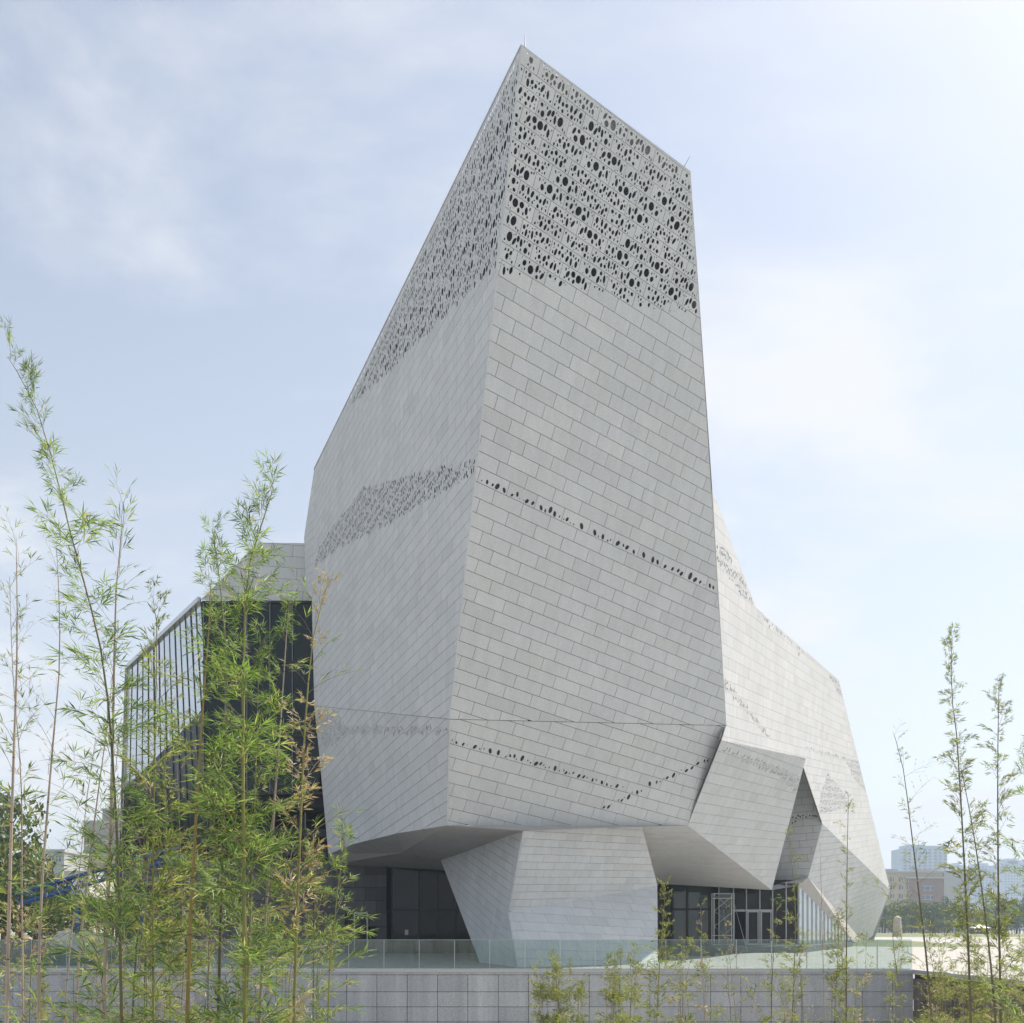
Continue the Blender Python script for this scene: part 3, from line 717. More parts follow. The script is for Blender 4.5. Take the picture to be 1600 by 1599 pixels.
# glazed wall between the dark wall and the leg
gl = mobj('curtain_wall', mesh_from('curtain_back', [V_(598,1350,YW+.5), V_(800,1350,YW+.5), V_(800,1489.6,YW+.5), V_(598,1489.6,YW+.5)], [(0,1,2,3)], [M_VOID]))
gx2 = [612, 654, 684, 712, 745, 800]
for i in range(5):
    for (a, b) in ((1357, 1421), (1423, 1489)):
        mobj('glass_pane', mesh_from('glass_pane', [V_(gx2[i]+.5,a,YW+.02), V_(gx2[i+1]-.5,a,YW+.02), V_(gx2[i+1]-.5,b,YW+.02), V_(gx2[i]+.5,b,YW+.02)], [(3,2,1,0)], [M_BGLASS if i else M_DGLASS]), gl)
mb = MB()
for x in gx2[:-1]: mb.bar(V_(x,1350,YW), V_(x,1489,YW), .07, .14)
mb.bar(V_(606,1422,YW), V_(800,1422,YW), .09, .14); mobj('mullion', mb.mesh('mullion', M_FRAME), gl, kind='stuff')
mb = MB(); mb.box((*V_(632.5,1467,YW-.05)[:2], V_(0,1461,YW)[2]), (*V_(638,1467,YW-.03)[:2], V_(0,1453,YW)[2])); mobj('notice', mb.mesh('notice', M_LFRAME), gl, label='small white paper notice on the glass')

# (3) entrance front on the right
en = mobj('curtain_wall', mesh_from('curtain_back', [V_(1020,1375,YR+1.2), V_(1249,1375,YR+1.2), V_(1249,1478,YR+1.2), V_(1020,1478,YR+1.2)], [(0,1,2,3)], [M_VOID]))
en['label'] = 'glazed entrance front under the overhang'
spec = [(1029,1050,[1380,1478],M_BGLASS),(1052,1073,[1380,1420,1478],M_TGLASS),(1075,1108,[1380,1420,1478],M_TGLASS),(1110,1122,[1380,1478],M_BGLASS),(1124,1145,[1380,1420,1478],M_TGLASS),
        (1147,1165,[1384,1422],M_BGLASS),(1167,1186,[1384,1422],M_DGLASS),(1188,1206,[1384,1422],M_BGLASS),(1208,1227,[1380,1478],M_BGLASS),(1229,1247,[1380,1478],M_BGLASS)]
for x0, x1, ys, m_ in spec:
    for a, b in zip(ys[:-1], ys[1:]):
        mobj('glass_pane', mesh_from('glass_pane', [V_(x0,a+.5,YR), V_(x1,a+.5,YR+RND.uniform(-.03,.03)), V_(x1,b-.5,YR+RND.uniform(-.02,.02)), V_(x0,b-.5,YR)], [(3,2,1,0)], [m_]), en)
mb = MB(); ml = MB()
for x in (1028, 1051, 1074, 1109): mb.bar(V_(x,1376,YR-.05), V_(x,1478,YR-.05), .12, .2)
mb.bar(V_(1051,1421,YR-.05), V_(1109,1421,YR-.05), .08, .15)
for x in (1123, 1146, 1166, 1187, 1207, 1228, 1248): ml.bar(V_(x,1378,YR-.06), V_(x,1478,YR-.06), .07, .15)
ml.bar(V_(1146,1423,YR-.07), V_(1207,1423,YR-.07), .09, .14); ml.bar(V_(1166,1477,YR-.07), V_(1248,1477,YR-.07), .09, .14)
mobj('mullion', mb.mesh('mullion', M_FRAME), en, label='dark thick mullions'); mobj('mullion', ml.mesh('mullion', M_LFRAME), en, label='light aluminium mullions')
for x0, x1 in ((1168,1185), (1189,1205)):
    dr = mobj('door', mesh_from('door', [V_(x0+1.2,1425,YR-.02), V_(x1-1.2,1425,YR-.02), V_(x1-1.2,1476,YR-.02), V_(x0+1.2,1476,YR-.02)], [(3,2,1,0)], [M_BGLASS]))
    mb = MB()
    for x in (x0+.6, x1-.6): mb.bar(V_(x,1424,YR-.06), V_(x,1476,YR-.06), .07, .07)
    mb.bar(V_(x0,1425,YR-.06), V_(x1,1425,YR-.06), .06, .06); mb.bar(V_(x0,1475,YR-.06), V_(x1,1475,YR-.06), .08, .06)
    mobj('door_frame', mb.mesh('door_frame', M_LFRAME), dr)
# (4) bright receding curtain wall
cw = mobj('curtain_wall', mesh_from('curtain_back', [cwp(0, .44)+np.array([-.4,.1,0]), cwp(0, cw_z(1247,1384))+np.array([-.4,.1,0]), CWb+np.array([-.4,.1,0]), cwp(cw_t(1333), .3)+np.array([-.4,.1,0])], [(0,1,2,3)], [M_VOID]))
cw['label'] = 'pale receding curtain wall under the sloping soffit'
NX = 15; tm = cw_t(1333); mb = MB()
def ztop(t):
    k = t/tm; return cw_z(1247,1384)*(1-k) + cw_z(1333,1472)*k if False else (lambda s: s)( (1-k)*(cw_z(1247,1384)) + k*max(.6, cw_z(1333,1472)) )
for i in range(NX):
    a, b = tm*i/NX, tm*(i+1)/NX
    mobj('glass_pane', mesh_from('glass_pane', [cwp(a+.03,.44), cwp(b-.03,.44), cwp(b-.03,ztop(b)), cwp(a+.03,ztop(a))], [(0,1,2,3)], [M_CGLASS]), cw)
    mb.bar(cwp(a,.45), cwp(a,ztop(a)), .10, .16)
mobj('mullion', mb.mesh('mullion', M_LFRAME), cw, kind='stuff')
mb = MB()
mb.box((V_(1100,0,65.5)[0], 65.5, 0), (V_(1255,0,65.5)[0], YR+.6, .425)); mb.box((V_(1000,0,60)[0], 58.0, 0), (V_(1117,0,58)[0], 65.49, .30)); mb.box((V_(1000,0,60)[0], 65.5, 0), (V_(1100,0,65.5)[0]-.01, YR+.6, .42))
xq = V_(1255,0,65.5)[0]; vv = [(xq+.01, 65.5, 0), (xq+.01, YR+6, 0), tuple(cwp(22, 0)), tuple(cwp(22, 0)+np.array([.6,-.6,0]))]; mb.add(vv+[(a_[0], a_[1], .42) for a_ in vv], [(4,5,6,7), (0,4,7,3), (3,7,6,2), (2,6,5,1), (1,5,4,0)])
mobj('plinth', mb.mesh('plinth', M_PLINTH))

# lightning rods
for (a, b) in (((820,74),(820.5,54)), ((1068.5,262),(1077.5,245))):
    p = hit(pF, *a); q = V_(*b, p[1]); mb = MB(); mb.tube([p, q], [.022, .012], 6); mobj('lightning_rod', mb.mesh('lightning_rod', M_METAL))

# ------------------------------------------------------------------ ground, terrace, moat
def ground_mat(name, c1, c2, scale, bw=None, rough=.8):
    m, nt, b = mat(name); g = N(nt, 'ShaderNodeNewGeometry'); n1 = N(nt, 'ShaderNodeTexNoise', Scale=scale, Detail=6.0, Roughness=.6); nt.links.new(g.outputs['Position'], n1.inputs['Vector'])
    c = ramp(nt, n1.outputs['Fac'], [(.3, c1), (.7, c2)])
    if bw:
        br = N(nt, 'ShaderNodeTexBrick'); br.inputs['Scale'].default_value = 1.0; br.inputs['Brick Width'].default_value = bw; br.inputs['Row Height'].default_value = bw/2
        br.inputs['Mortar Size'].default_value = .03; br.inputs['Color1'].default_value = (1,1,1,1); br.inputs['Color2'].default_value = (.9,.9,.9,1); br.inputs['Mortar'].default_value = (.6,.6,.6,1)
        nt.links.new(g.outputs['Position'], br.inputs['Vector']); vm = N(nt, 'ShaderNodeVectorMath', operation='MULTIPLY'); nt.links.new(c, vm.inputs[0]); nt.links.new(br.outputs['Color'], vm.inputs[1]); c = vm.outputs[0]
    nt.links.new(c, b.inputs['Base Color']); b.inputs['Roughness'].default_value = rough; return m
M_PAVE = ground_mat('plaza_paving', (.30, .305, .295), (.36, .365, .35), .5, 2.4)
M_FAR = ground_mat('far_ground', (.22, .23, .16), (.30, .30, .23), .02)
M_SOIL = ground_mat('dry_gravel_soil', (.34, .32, .28), (.44, .42, .37), 1.5)
M_LAWN = ground_mat('lawn', (.07, .10, .04), (.13, .16, .07), 1.5)
TX = V_(1427,1517,37.4)[0]; TY = 37.4
gr = obj('ground', mesh_from('ground', [(-4000, TY+.3, -.03), (TX+.3, TY+.3, -.03), (TX+.3, -300, -.03), (4000, -300, -.03), (4000, 6000, -.03), (-4000, 6000, -.03)], [(0,1,2,3,4,5)], [M_FAR]), kind='structure')
pv = obj('plaza', mesh_from('plaza', [(-40, TY, 0), (TX, TY, 0), (TX, -120, 0), (70, -120, 0), (70, 190, 0), (-40, 190, 0)], [(0,1,2,3,4,5)], [M_PAVE]), kind='structure')
mf = obj('sunken_garden_ground', mesh_from('moat', [(-4000, 2.5, -3.4), (TX+.3, 2.5, -3.4), (TX+.3, TY+.3, -3.4), (-4000, TY+.3, -3.4)], [(0,1,2,3)], [M_SOIL]), kind='structure')
bank = MB(); bank.box((-60, -120, -3.6), (TX-.02, 2.5, -.02)); obj('camera_side_terrace', bank.mesh('camera_side_terrace', M_PAVE), kind='structure')
mb = MB(); mb.box((-40, TY-1.1, -3.40), (TX-.1, TY-.06, -3.33)); obj('ledge', mb.mesh('ledge', M_WALLS), kind='structure')
# lawn mound and planting strip beyond the plaza
def blob(name, cx, cy, rx, ry, h, m, z=0.0, label=None):
    vs = [(cx, cy, z+h)]; fs = []; n = 28; rings = 5
    for r_ in range(1, rings+1):
        for k in range(n):
            a = 2*math.pi*k/n; q = r_/rings; vs.append((cx+rx*q*math.cos(a), cy+ry*q*math.sin(a), z+h*(math.cos(q*math.pi)+1)/2+.004))
    for k in range(n): fs.append((0, 1+k, 1+(k+1) % n))
    for r_ in range(rings-1):
        for k in range(n): a = 1+r_*n; fs.append((a+k, a+n+k, a+n+(k+1) % n, a+(k+1) % n))
    me = mesh_from(name, vs, fs, [m]); me.polygons.foreach_set('use_smooth', [True]*len(me.polygons))
    return obj(name, me, kind='structure')
blob('lawn_mound', 36, 100, 9.5, 13, .45, M_LAWN)
blob('lawn', 88, 235, 75, 30, .6, M_LAWN, z=-.02)

# retaining wall: slabs as parts
rw = thing('retaining_wall', 'grey granite retaining wall of large square-jointed slabs below the glass railing', 'wall', (-12, TY, -3.4))
RWL = Vector((-12, TY, -3.4))
def wpart(par, loc, name, me, pos, **kw):
    o = bpy.data.objects.new(name, me); link(o, par); o.location = Vector(pos)-loc
    for k, v in kw.items(): o[k] = v
    return o
x_l = -40; mb = MB(); mb.box((x_l+12, .06, 0), (TX+12, .3, 3.38)); bk = obj('wall_core', mb.mesh('wall_core', M_JOINT), rw)
hts = [(-3.32, -2.85), (-2.84, -2.30), (-2.29, -1.76+.0), (-.0, 0)]
rows_y = [1597, 1573.5, 1550, 1523.5]
zs = [CZ + (HY-y)/f*TY for y in rows_y]; zs = [-3.39] + zs[0:] if zs[0] > -3.3 else [-3.39] + zs[1:]
step = 47.4/f*TY; x0 = V_(541.5,0,TY)[0]; k0 = math.floor((x_l-x0)/step)+1; k1 = math.floor((TX-x0)/step)
slab_me = {}
for j in range(len(zs)-1):
    for k in range(k0, k1+1):
        xa = x0+k*step; xb = min(xa+step, TX)
        if proj(np.array([xb, TY, 0]))[0] < -60: continue
        w = xb-xa-.018; h = zs[j+1]-zs[j]-.018; key = (round(w, 3), j)
        if key not in slab_me: m_ = MB(); m_.box((0, 0, 0), (w, .05, h)); slab_me[key] = m_.mesh('stone_slab', M_WALLS)
        wpart(rw, RWL, 'stone_slab', slab_me[key], (xa+.009, TY+RND.uniform(-.004, .004), zs[j]+.009))
zc_ = zs[-1]
mb = MB(); mb.box((x_l+12, .0, zc_+3.4+.01), (TX+12+.02, .3, 3.4-.06)); obj('top_course', mb.mesh('top_course', M_WALLS), rw)
mb = MB(); mb.box((x_l+12, -.05, 3.4-.055), (TX+12+.05, .3, 3.4+.03)); obj('coping', mb.mesh('coping', M_LFRAME), rw)
# glass railing
rl = thing('glass_railing', 'frameless greenish glass railing along the terrace edge', 'railing', (0, TY+.1, .03)); RLL = Vector((0, TY+.1, .03))
stp = 55.2/f*TY; xr0 = V_(599.5,0,TY)[0]; pm = MB(); pm.box((0,0,0),(stp-.03,.018,1.09)); pane = pm.mesh('glass_panel', M_RGLASS)
sm = MB(); sm.box((-.009,-.02,0),(.009,.03,1.10)); clampm = sm.mesh('post', M_LFRAME)
kk0 = math.floor((V_(-40,0,TY)[0]-xr0)/stp); kk1 = math.floor((TX-xr0)/stp)-1+1*(((TX-xr0)/stp)%1>.98)
for k in range(kk0, kk1+1):
    wpart(rl, RLL, 'glass_panel', pane, (xr0+k*stp+.015, TY+.1, .03)); wpart(rl, RLL, 'post', clampm, (xr0+k*stp, TY+.1, .03))
lastw = TX-.05-(xr0+(kk1+1)*stp)
if lastw > .2:
    m_ = MB(); m_.box((0,0,0),(lastw-.03,.018,1.09)); wpart(rl, RLL, 'glass_panel', m_.mesh('glass_panel', M_RGLASS), (xr0+(kk1+1)*stp+.015, TY+.1, .03)); wpart(rl, RLL, 'post', clampm, (xr0+(kk1+1)*stp, TY+.1, .03))
mb = MB(); xe_ = TX-.05; mb.box((xr0+kk0*stp, -.004, 1.092), (xe_, .022, 1.105)); obj('top_edge', mb.mesh('top_edge', M_LFRAME), rl)
mb = MB(); mb.box((xr0+kk0*stp, -.03, 0), (xe_, .05, .045)); obj('base_channel', mb.mesh('base_channel', M_METAL), rl)
# wall running towards the camera on the right
sw = thing('side_wall', 'brown rough stone side wall with pale coping running towards the viewer', 'wall', (TX, 20, -3.4)); SWL = Vector((TX, 20, -3.4))
mb = MB(); mb.box((.05, -30, 0), (.35, TY-20, 3.36)); obj('wall_core', mb.mesh('wall_core', M_JOINT), sw)
bm_ = MB(); bm_.box((0, 0, 0), (.06, 1.08, .38)); stone_me = bm_.mesh('stone_block', M_BROWN)
for j in range(8):
    for k in range(21):
        y = TY - (k+1)*1.1 + (j % 2)*.5
        wpart(sw, SWL, 'stone_block', stone_me, (TX-.01+RND.uniform(-.012, .012), min(y, TY-1.09), -3.39+j*.39))
mb = MB(); mb.box((-.06, -30, 3.28), (.40, TY-20, 3.36)); obj('dark_course', mb.mesh('dark_course', M_WALLS), sw)
mb = MB(); mb.box((-.08, -30, 3.365), (.42, TY-20-.06, 3.45)); obj('coping', mb.mesh('coping', M_LFRAME), sw)

# ------------------------------------------------------------------ scaffold and pole
sc_ = thing('scaffold_tower', 'narrow aluminium scaffold tower standing before the entrance glass', 'scaffold', tuple(V_(1130,1489,YR-2.4)*np.array([1,1,0])))
SL = np.array(sc_.location); Ys = YR-2.4
xa, xb = V_(1114,0,Ys)[0]-SL[0], V_(1145,0,Ys)[0]-SL[0]; zt = V_(0,1396,Ys)[2]
for x in (xa, xb):
    for y in (-.35, .35):
        mb = MB(); mb.tube([(x,y,.43),(x,y,zt)], [.03,.03], 6); obj('upright', mb.mesh('upright', M_METAL), sc_)
for z in (V_(0,1476,Ys)[2], V_(0,1462,Ys)[2], V_(0,1404,Ys)[2], zt-.03):
    mb = MB()
    for y in (-.35, .35): mb.tube([(xa,y,z),(xb,y,z)], [.022,.022], 6)
    obj('ledger', mb.mesh('ledger', M_METAL), sc_)
for z0, z1 in ((.6,1.7),(1.7,2.7),(2.7,zt-.1)):
    for s_ in (1,-1):
        mb = MB(); mb.tube([(xa,-.37,z0 if s_ > 0 else z1),(xb,-.37,z1 if s_ > 0 else z0)], [.016,.016], 5); obj('brace', mb.mesh('brace', M_METAL), sc_)
mb = MB(); mb.tube([V_(1147,1412,YR-1.0), V_(1168,1488,YR-5.0)], [.025,.025], 6)
o = obj('leaning_pole', mb.mesh('leaning_pole', M_LFRAME)); tag(o, 'long thin pole leaning beside the scaffold in front of the entrance doors', 'pole')

# ------------------------------------------------------------------ background right
M_TOWER = plain('haze_tinted_concrete', (.34, .42, .52), .8, var=.04, scale=.05)  # air haze put into the colour as a blue tint
M_TWIN = plain('far_tower_window', (.16, .20, .25), .3)
M_BEIGE = plain('beige_render', (.45, .40, .30), .85, var=.05, scale=.3)
M_GREYR = plain('grey_render', (.36, .38, .39), .85, var=.04, scale=.3)
M_BRICK = plain('brown_cladding', (.22, .16, .14), .85, var=.1, scale=.5)
M_WIN = glassy('window_glass', (.10, .14, .18), .1, .6)
M_RED = plain('red_banner', (.42, .08, .06), .7)
def tower(label, x0, x1, ytop, Y, steps, cols, rows, depth=25, zb=0.0):
    a = V_(x0,ytop,Y); b = V_(x1,ytop,Y); cx = (a[0]+b[0])/2; h = a[2]; w = b[0]-a[0]
    t = thing('apartment_tower', label, 'tower block', (cx, Y, 0), group='distant tower blocks')
    mb = MB(); mb.box((-w/2, 0, 0), (w/2, depth, h))
    for (p, q, hh) in steps: mb.box((-w/2+p*w, 1, h+.01), (-w/2+q*w, depth-2, h+hh))
    for k in range(1, cols):
        if k % 2: mb.box((-w/2+k*w/cols-.5, -.9, 0), (-w/2+k*w/cols+.5, 0, h-.5))
    obj('wall', mb.mesh('wall', M_TOWER), t)
    wm = MB(); ww = w/cols*.5; wh = h/rows*.55; wm.box((0,-.25,0),(ww,.12,wh)); wme = wm.mesh('window', M_TWIN)
    for j in range(rows):
        if h*(j+.5)/rows < 12: continue
        for k in range(cols):
            o = bpy.data.objects.new('window', wme); link(o, t); o.location = (-w/2+(k+.5)*w/cols-ww/2+.4, -.02, h*(j+.3)/rows)
tower('wide pale haze-tinted tower block with stepped roof behind the beige school building', 1409, 1480, 1326, 900, [(.15,.5,3.5),(.55,.85,2.5)], 9, 26)
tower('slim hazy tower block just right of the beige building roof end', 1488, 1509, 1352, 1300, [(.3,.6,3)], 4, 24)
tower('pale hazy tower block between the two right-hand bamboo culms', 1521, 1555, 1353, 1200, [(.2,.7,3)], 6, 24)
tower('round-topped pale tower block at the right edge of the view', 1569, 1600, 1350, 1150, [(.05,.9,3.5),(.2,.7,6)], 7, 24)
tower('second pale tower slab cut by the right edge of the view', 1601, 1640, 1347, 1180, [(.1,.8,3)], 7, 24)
# beige school-like building
Yb = 420; bb = thing('office_block', 'long beige and grey six-storey building with flat roof behind the trees', 'building', (V_(1450,0,Yb)[0], Yb, 0)); bx = bb.location[0]
def xl(px): return V_(px,0,Yb)[0]-bx
def zl(py): return V_(0,py,Yb)[2]
mb = MB(); mb.box((xl(1384), 0, 0), (xl(1474), 22, zl(1364))); obj('beige_wall', mb.mesh('beige_wall', M_BEIGE), bb)
mb = MB(); mb.box((xl(1474)+.02, -.6, 0), (xl(1514), 22, zl(1361))); obj('grey_wall', mb.mesh('grey_wall', M_GREYR), bb)
mb = MB(); mb.box((xl(1383), -1.0, zl(1364)+.01), (xl(1474)-.02, 22.5, zl(1361.5))); mb.box((xl(1386), 2, zl(1361)), (xl(1406), 12, zl(1357.5))); mb.box((xl(1440), 2, zl(1361)), (xl(1468), 12, zl(1358))); obj('roof', mb.mesh('roof', M_GREYR), bb)
mb = MB(); mb.box((xl(1418), -.5, 0), (xl(1474)-.03, -.01, zl(1374))); obj('brown_bay', mb.mesh('brown_bay', M_BRICK), bb)
mb = MB(); mb.box((xl(1412), -1.6, zl(1373)), (xl(1474)-.04, -.52, zl(1371))); obj('canopy', mb.mesh('canopy', M_LFRAME), bb)
for py in (1371, 1383, 1397, 1411):
    for px, w_ in ((1391,5),(1405,5),(1440,8),(1448.5,8),(1416.5,3.5)):
        if px > 1430 and py == 1371: continue
        yy = py+2 if px > 1430 else py
        m_ = MB(); m_.box((xl(px), -.7, zl(yy+7)), (xl(px+w_), -.45 if px > 1416 else .05, zl(yy))); wo = obj('window', m_.mesh('window', M_WIN), bb)
        m_ = MB(); zz0, zz1 = zl(yy+7), zl(yy)
        m_.bar((xl(px), -.72, zz0), (xl(px+w_), -.72, zz0), .25, .2); m_.bar((xl(px), -.72, zz1), (xl(px+w_), -.72, zz1), .25, .2); m_.bar((xl(px+w_/2), -.72, zz0), (xl(px+w_/2), -.72, zz1), .2, .25)
        obj('frame', m_.mesh('frame', M_LFRAME), wo)
mb = MB(); mb.box((V_(1414,0,300)[0], 300, V_(0,1434,300)[2]), (V_(1474,0,300)[0], 300.3, V_(0,1427,300)[2])); 
mb.bar((V_(1416,0,300)[0],300.15,0),(V_(1416,0,300)[0],300.15,4.5),.2); mb.bar((V_(1472,0,300)[0],300.15,0),(V_(1472,0,300)[0],300.15,4.5),.2)
tag(obj('red_banner', mb.mesh('red_banner', M_RED)), 'long red banner half hidden among the trees below the beige building', 'banner')
# stone marker
Ym = 190; mb = MB(); mb.tube([V_(1402,1464,Ym), V_(1402,1450,Ym), V_(1401.5,1440,Ym), V_(1402.5,1434,Ym), V_(1402.5,1431,Ym)], [.85,.8,.75,.6,.15], 9)
M_ROCK = plain('pale_rock', (.36,.33,.28), .9, var=.25, scale=2.0, bump=.8)
o = obj('standing_stone', mb.mesh('standing_stone', M_ROCK)); tag(o, 'tall pale natural stone standing upright on the far lawn', 'standing stone')
# blue kiosk / tent and a low fence
Yk = 230; kx = V_(1530,0,Yk)[0]; kt = thing('kiosk', 'small dark blue booth with pale roof beyond the plaza', 'kiosk', (kx, Yk, 0))
M_NAVY = plain('navy_panel', (.03,.05,.16), .6); mb = MB(); mb.box((-1.7,-1.2,0),(1.7,1.2,1.75)); obj('wall', mb.mesh('wall', M_NAVY), kt)
mb = MB(); mb.add([(-2,-1.5,1.76),(2,-1.5,1.76),(2,1.5,1.76),(-2,1.5,1.76),(0,0,2.6)], [(3,2,1,0),(0,1,4),(1,2,4),(2,3,4),(3,0,4)]); obj('roof', mb.mesh('roof', M_LFRAME), kt)
Yf = 240; fe = thing('boundary_fence', 'low dark metal fence along the far edge of the lawn', 'fence', (0, Yf, 0))
mb = MB(); xa_, xb_ = V_(1365,0,Yf)[0], V_(1640,0,Yf)[0]
for z in (.25, 1.1, 1.5): mb.bar((xa_,0,z),(xb_,0,z),.07)
obj('rail', mb.mesh('rail', M_FRAME), fe); mb = MB(); nn = 60
for i in range(nn+1): x = xa_+(xb_-xa_)*i/nn; mb.bar((x,0,0),(x,0,1.6),.10)
obj('post', mb.mesh('post', M_FRAME), fe, kind='stuff')

# ------------------------------------------------------------------ background trees
def crown_mesh(seed, n=1500, leaf=.32):
    r = random.Random(seed); vs = []; fs = []
    lobes = [(r.gauss(0,.42), r.gauss(0,.42), r.uniform(-.45,.75), r.uniform(.28,.5)) for _ in range(13)]
    for _ in range(n):
        lx, ly, lz, lr = lobes[r.randrange(len(lobes))]
        while True:
            d = [r.uniform(-1,1) for _ in range(3)]; q = sum(x*x for x in d)
            if .15 < q < 1: break
        q = q**.5; k = lr*(q**.4)/q
        c = np.array([lx+d[0]*k, ly+d[1]*k, lz+d[2]*k*.8])
        a = nrm(np.array([r.gauss(0,1) for _ in range(3)])); b = nrm(np.cross(a, np.array([r.gauss(0,1) for _ in range(3)]))); s_ = leaf*.16*r.uniform(.6, 1.4)
        i = len(vs); vs += [tuple(c-a*s_), tuple(c+b*s_*.55), tuple(c+a*s_), tuple(c-b*s_*.55)]; fs.append((i,i+1,i+2,i+3))
    return mesh_from('crown', vs, fs, [M_TREEL])
CROWNS = [crown_mesh(i, 2300) for i in range(4)]
tm_ = MB(); tm_.tube([(0,0,0),(.03,0,.35),(0,.02,.7)], [.035,.028,.018], 7)
for a in (0, 1.3, 2.6, 3.9, 5.2): tm_.tube([(0,.01,.4+a*.03),(.16*math.cos(a),.16*math.sin(a),.62+a*.02),(.3*math.cos(a),.3*math.sin(a),.85)], [.016,.01,.004], 5)
TRUNK = tm_.mesh('trunk', M_BARK)
def tree(px, ytop, Y, w, label, group, seed):
    r = random.Random(seed); p = V_(px, ytop, Y); h = p[2]
    t = thing('tree', label, 'tree', (p[0], Y, 0), group=group)
    c = obj('crown', CROWNS[seed % 4], t); c.location = (0, 0, h*.50); c.scale = (w/2, w/2, h*.50); c.rotation_euler = (0, 0, r.uniform(0, 6))
    k = obj('trunk', TRUNK, t); k.scale = (h*.9, h*.9, h*.9)
r = random.Random(5)
lb_r = 'leafy green tree in the row before the beige building'
for i, px in enumerate([1382, 1396, 1412, 1424, 1437, 1452, 1466, 1481, 1497, 1512, 1526, 1541, 1556, 1572, 1588, 1603, 1620]):
    tree(px, r.uniform(1398, 1418), 270+r.uniform(-10, 30), r.uniform(5.5, 8), lb_r, 'trees in a row beyond the right plaza', 100+i)
for i, px in enumerate([1378,1402,1430,1458,1476,1502,1533,1565,1592]):
    tree(px, r.uniform(1426, 1440), 262+r.uniform(-8, 8), r.uniform(5, 8), 'low bushy tree in front of the row beyond the right plaza', 'low trees beyond the right plaza', 200+i)
lb_l = 'dense dark green tree behind the bamboo at the left edge'
for i, (px, yt, Y) in enumerate([(-30,1330,110),(5,1315,105),(32,1322,115),(55,1335,100),(85,1368,130),(-10,1360,90),(25,1375,92),(62,1385,95),(118,1395,120),(150,1402,115),(175,1400,118),(95,1400,110)]):
    tree(px, yt, Y, r.uniform(6, 9), lb_l, 'dark trees behind the left bamboo', 300+i)

for i in range(16):
    px = -45-28*i+r.uniform(-8, 8); tree(px, r.uniform(1200, 1260), r.uniform(95, 125), r.uniform(11, 15), lb_l, 'dark trees behind the left bamboo', 400+i)

# ------------------------------------------------------------------ background left: buildings, blue boom, green netting
M_TAN = plain('tan_render', (.42,.36,.27), .85, var=.05, scale=.2); M_PALE = plain('pale_render', (.50,.49,.46), .85, var=.06, scale=.3); M_GREYB = plain('grey_block', (.30,.30,.28), .85, var=.06, scale=.2)
def blk(label, boxes, Y, wins=(), cat='building'):
    x_c = V_(boxes[0][0],0,Y)[0]; t = thing('building', label, cat, (x_c, Y, 0))
    for (x0_, x1_, yt, m_, dpt, dy) in boxes:
        mb = MB(); mb.box((V_(x0_,0,Y)[0]-x_c, dy, 0), (V_(x1_,0,Y)[0]-x_c, dy+dpt, V_(0,yt,Y)[2])); obj('wall', mb.mesh('wall', m_), t)
        mb = MB(); mb.box((V_(x0_,0,Y)[0]-x_c-.3, dy-.3, V_(0,yt,Y)[2]+.01), (V_(x1_,0,Y)[0]-x_c+.3, dy+dpt, V_(0,yt,Y)[2]+.7)); obj('parapet', mb.mesh('parapet', M_GREYR), t)
    for (x0_, x1_, y0_, y1_, dy) in wins:
        mb = MB(); mb.box((V_(x0_,0,Y)[0]-x_c, dy-.1, V_(0,y1_,Y)[2]), (V_(x1_,0,Y)[0]-x_c, dy+.1, V_(0,y0_,Y)[2])); w_ = obj('window', mb.mesh('window', M_WIN), t)
        mb = MB(); xm = (V_(x0_,0,Y)[0]+V_(x1_,0,Y)[0])/2-x_c; mb.bar((xm, dy-.12, V_(0,y1_,Y)[2]), (xm, dy-.12, V_(0,y0_,Y)[2]), .15); obj('frame', mb.mesh('frame', M_LFRAME), w_)
blk('plain grey tower building behind the left bamboo, beside the dark glass wing', [(156,215,1266,M_GREYB,20,2),(131,170,1286,M_GREYB,18,0)], 300,
    [(134+5*i,136.5+5*i,1300+12*j,1306+12*j,0) for i in range(5) for j in range(4)])
blk('low tan building below the grey tower at the left', [(103,182,1341,M_TAN,18,0)], 260)
blk('pale low building with windows between bamboo at the left', [(62,140,1366,M_PALE,14,0)], 220, [(71,80,1374,1384,0),(86,94,1374,1384,0),(100,108,1376,1384,0)])
blk('small bluish block behind trees at the far left', [(74,100,1332,M_GREYR,14,0)], 240, [(78,84,1338,1346,0),(88,95,1338,1346,0)])
# blue lattice boom of a crane or conveyor
M_BLUE = plain('blue_paint', (.02,.10,.30), .45, var=.15, scale=1.0)
Yc = 60; b0 = V_(28,1412,Yc); b1 = V_(285,1338,Yc); bo = thing('blue_boom', 'long blue lattice boom sloping up behind the left bamboo', 'boom', tuple(b0)); bd = b1-b0; L_ = np.linalg.norm(bd); bd = bd/L_; up = nrm(np.cross(np.cross(bd, np.array([0,0,1.])), bd)); sd_ = np.array([0, 1., 0])
mb = MB()
for s_ in (0, .7):
    for z in (0, .62): mb.bar(sd_*s_+up*z, sd_*s_+up*z+bd*L_, .11)
obj('chord', mb.mesh('chord', M_BLUE), bo); mb = MB(); n_ = 13
for i in range(n_):
    a = bd*L_*i/n_; b = bd*L_*(i+1)/n_
    for s_ in (0, .7): mb.bar(a+sd_*s_, b+up*.62+sd_*s_, .05); mb.bar(a+sd_*s_, a+up*.62+sd_*s_, .05)
obj('lattice', mb.mesh('lattice', M_BLUE), bo, kind='stuff')
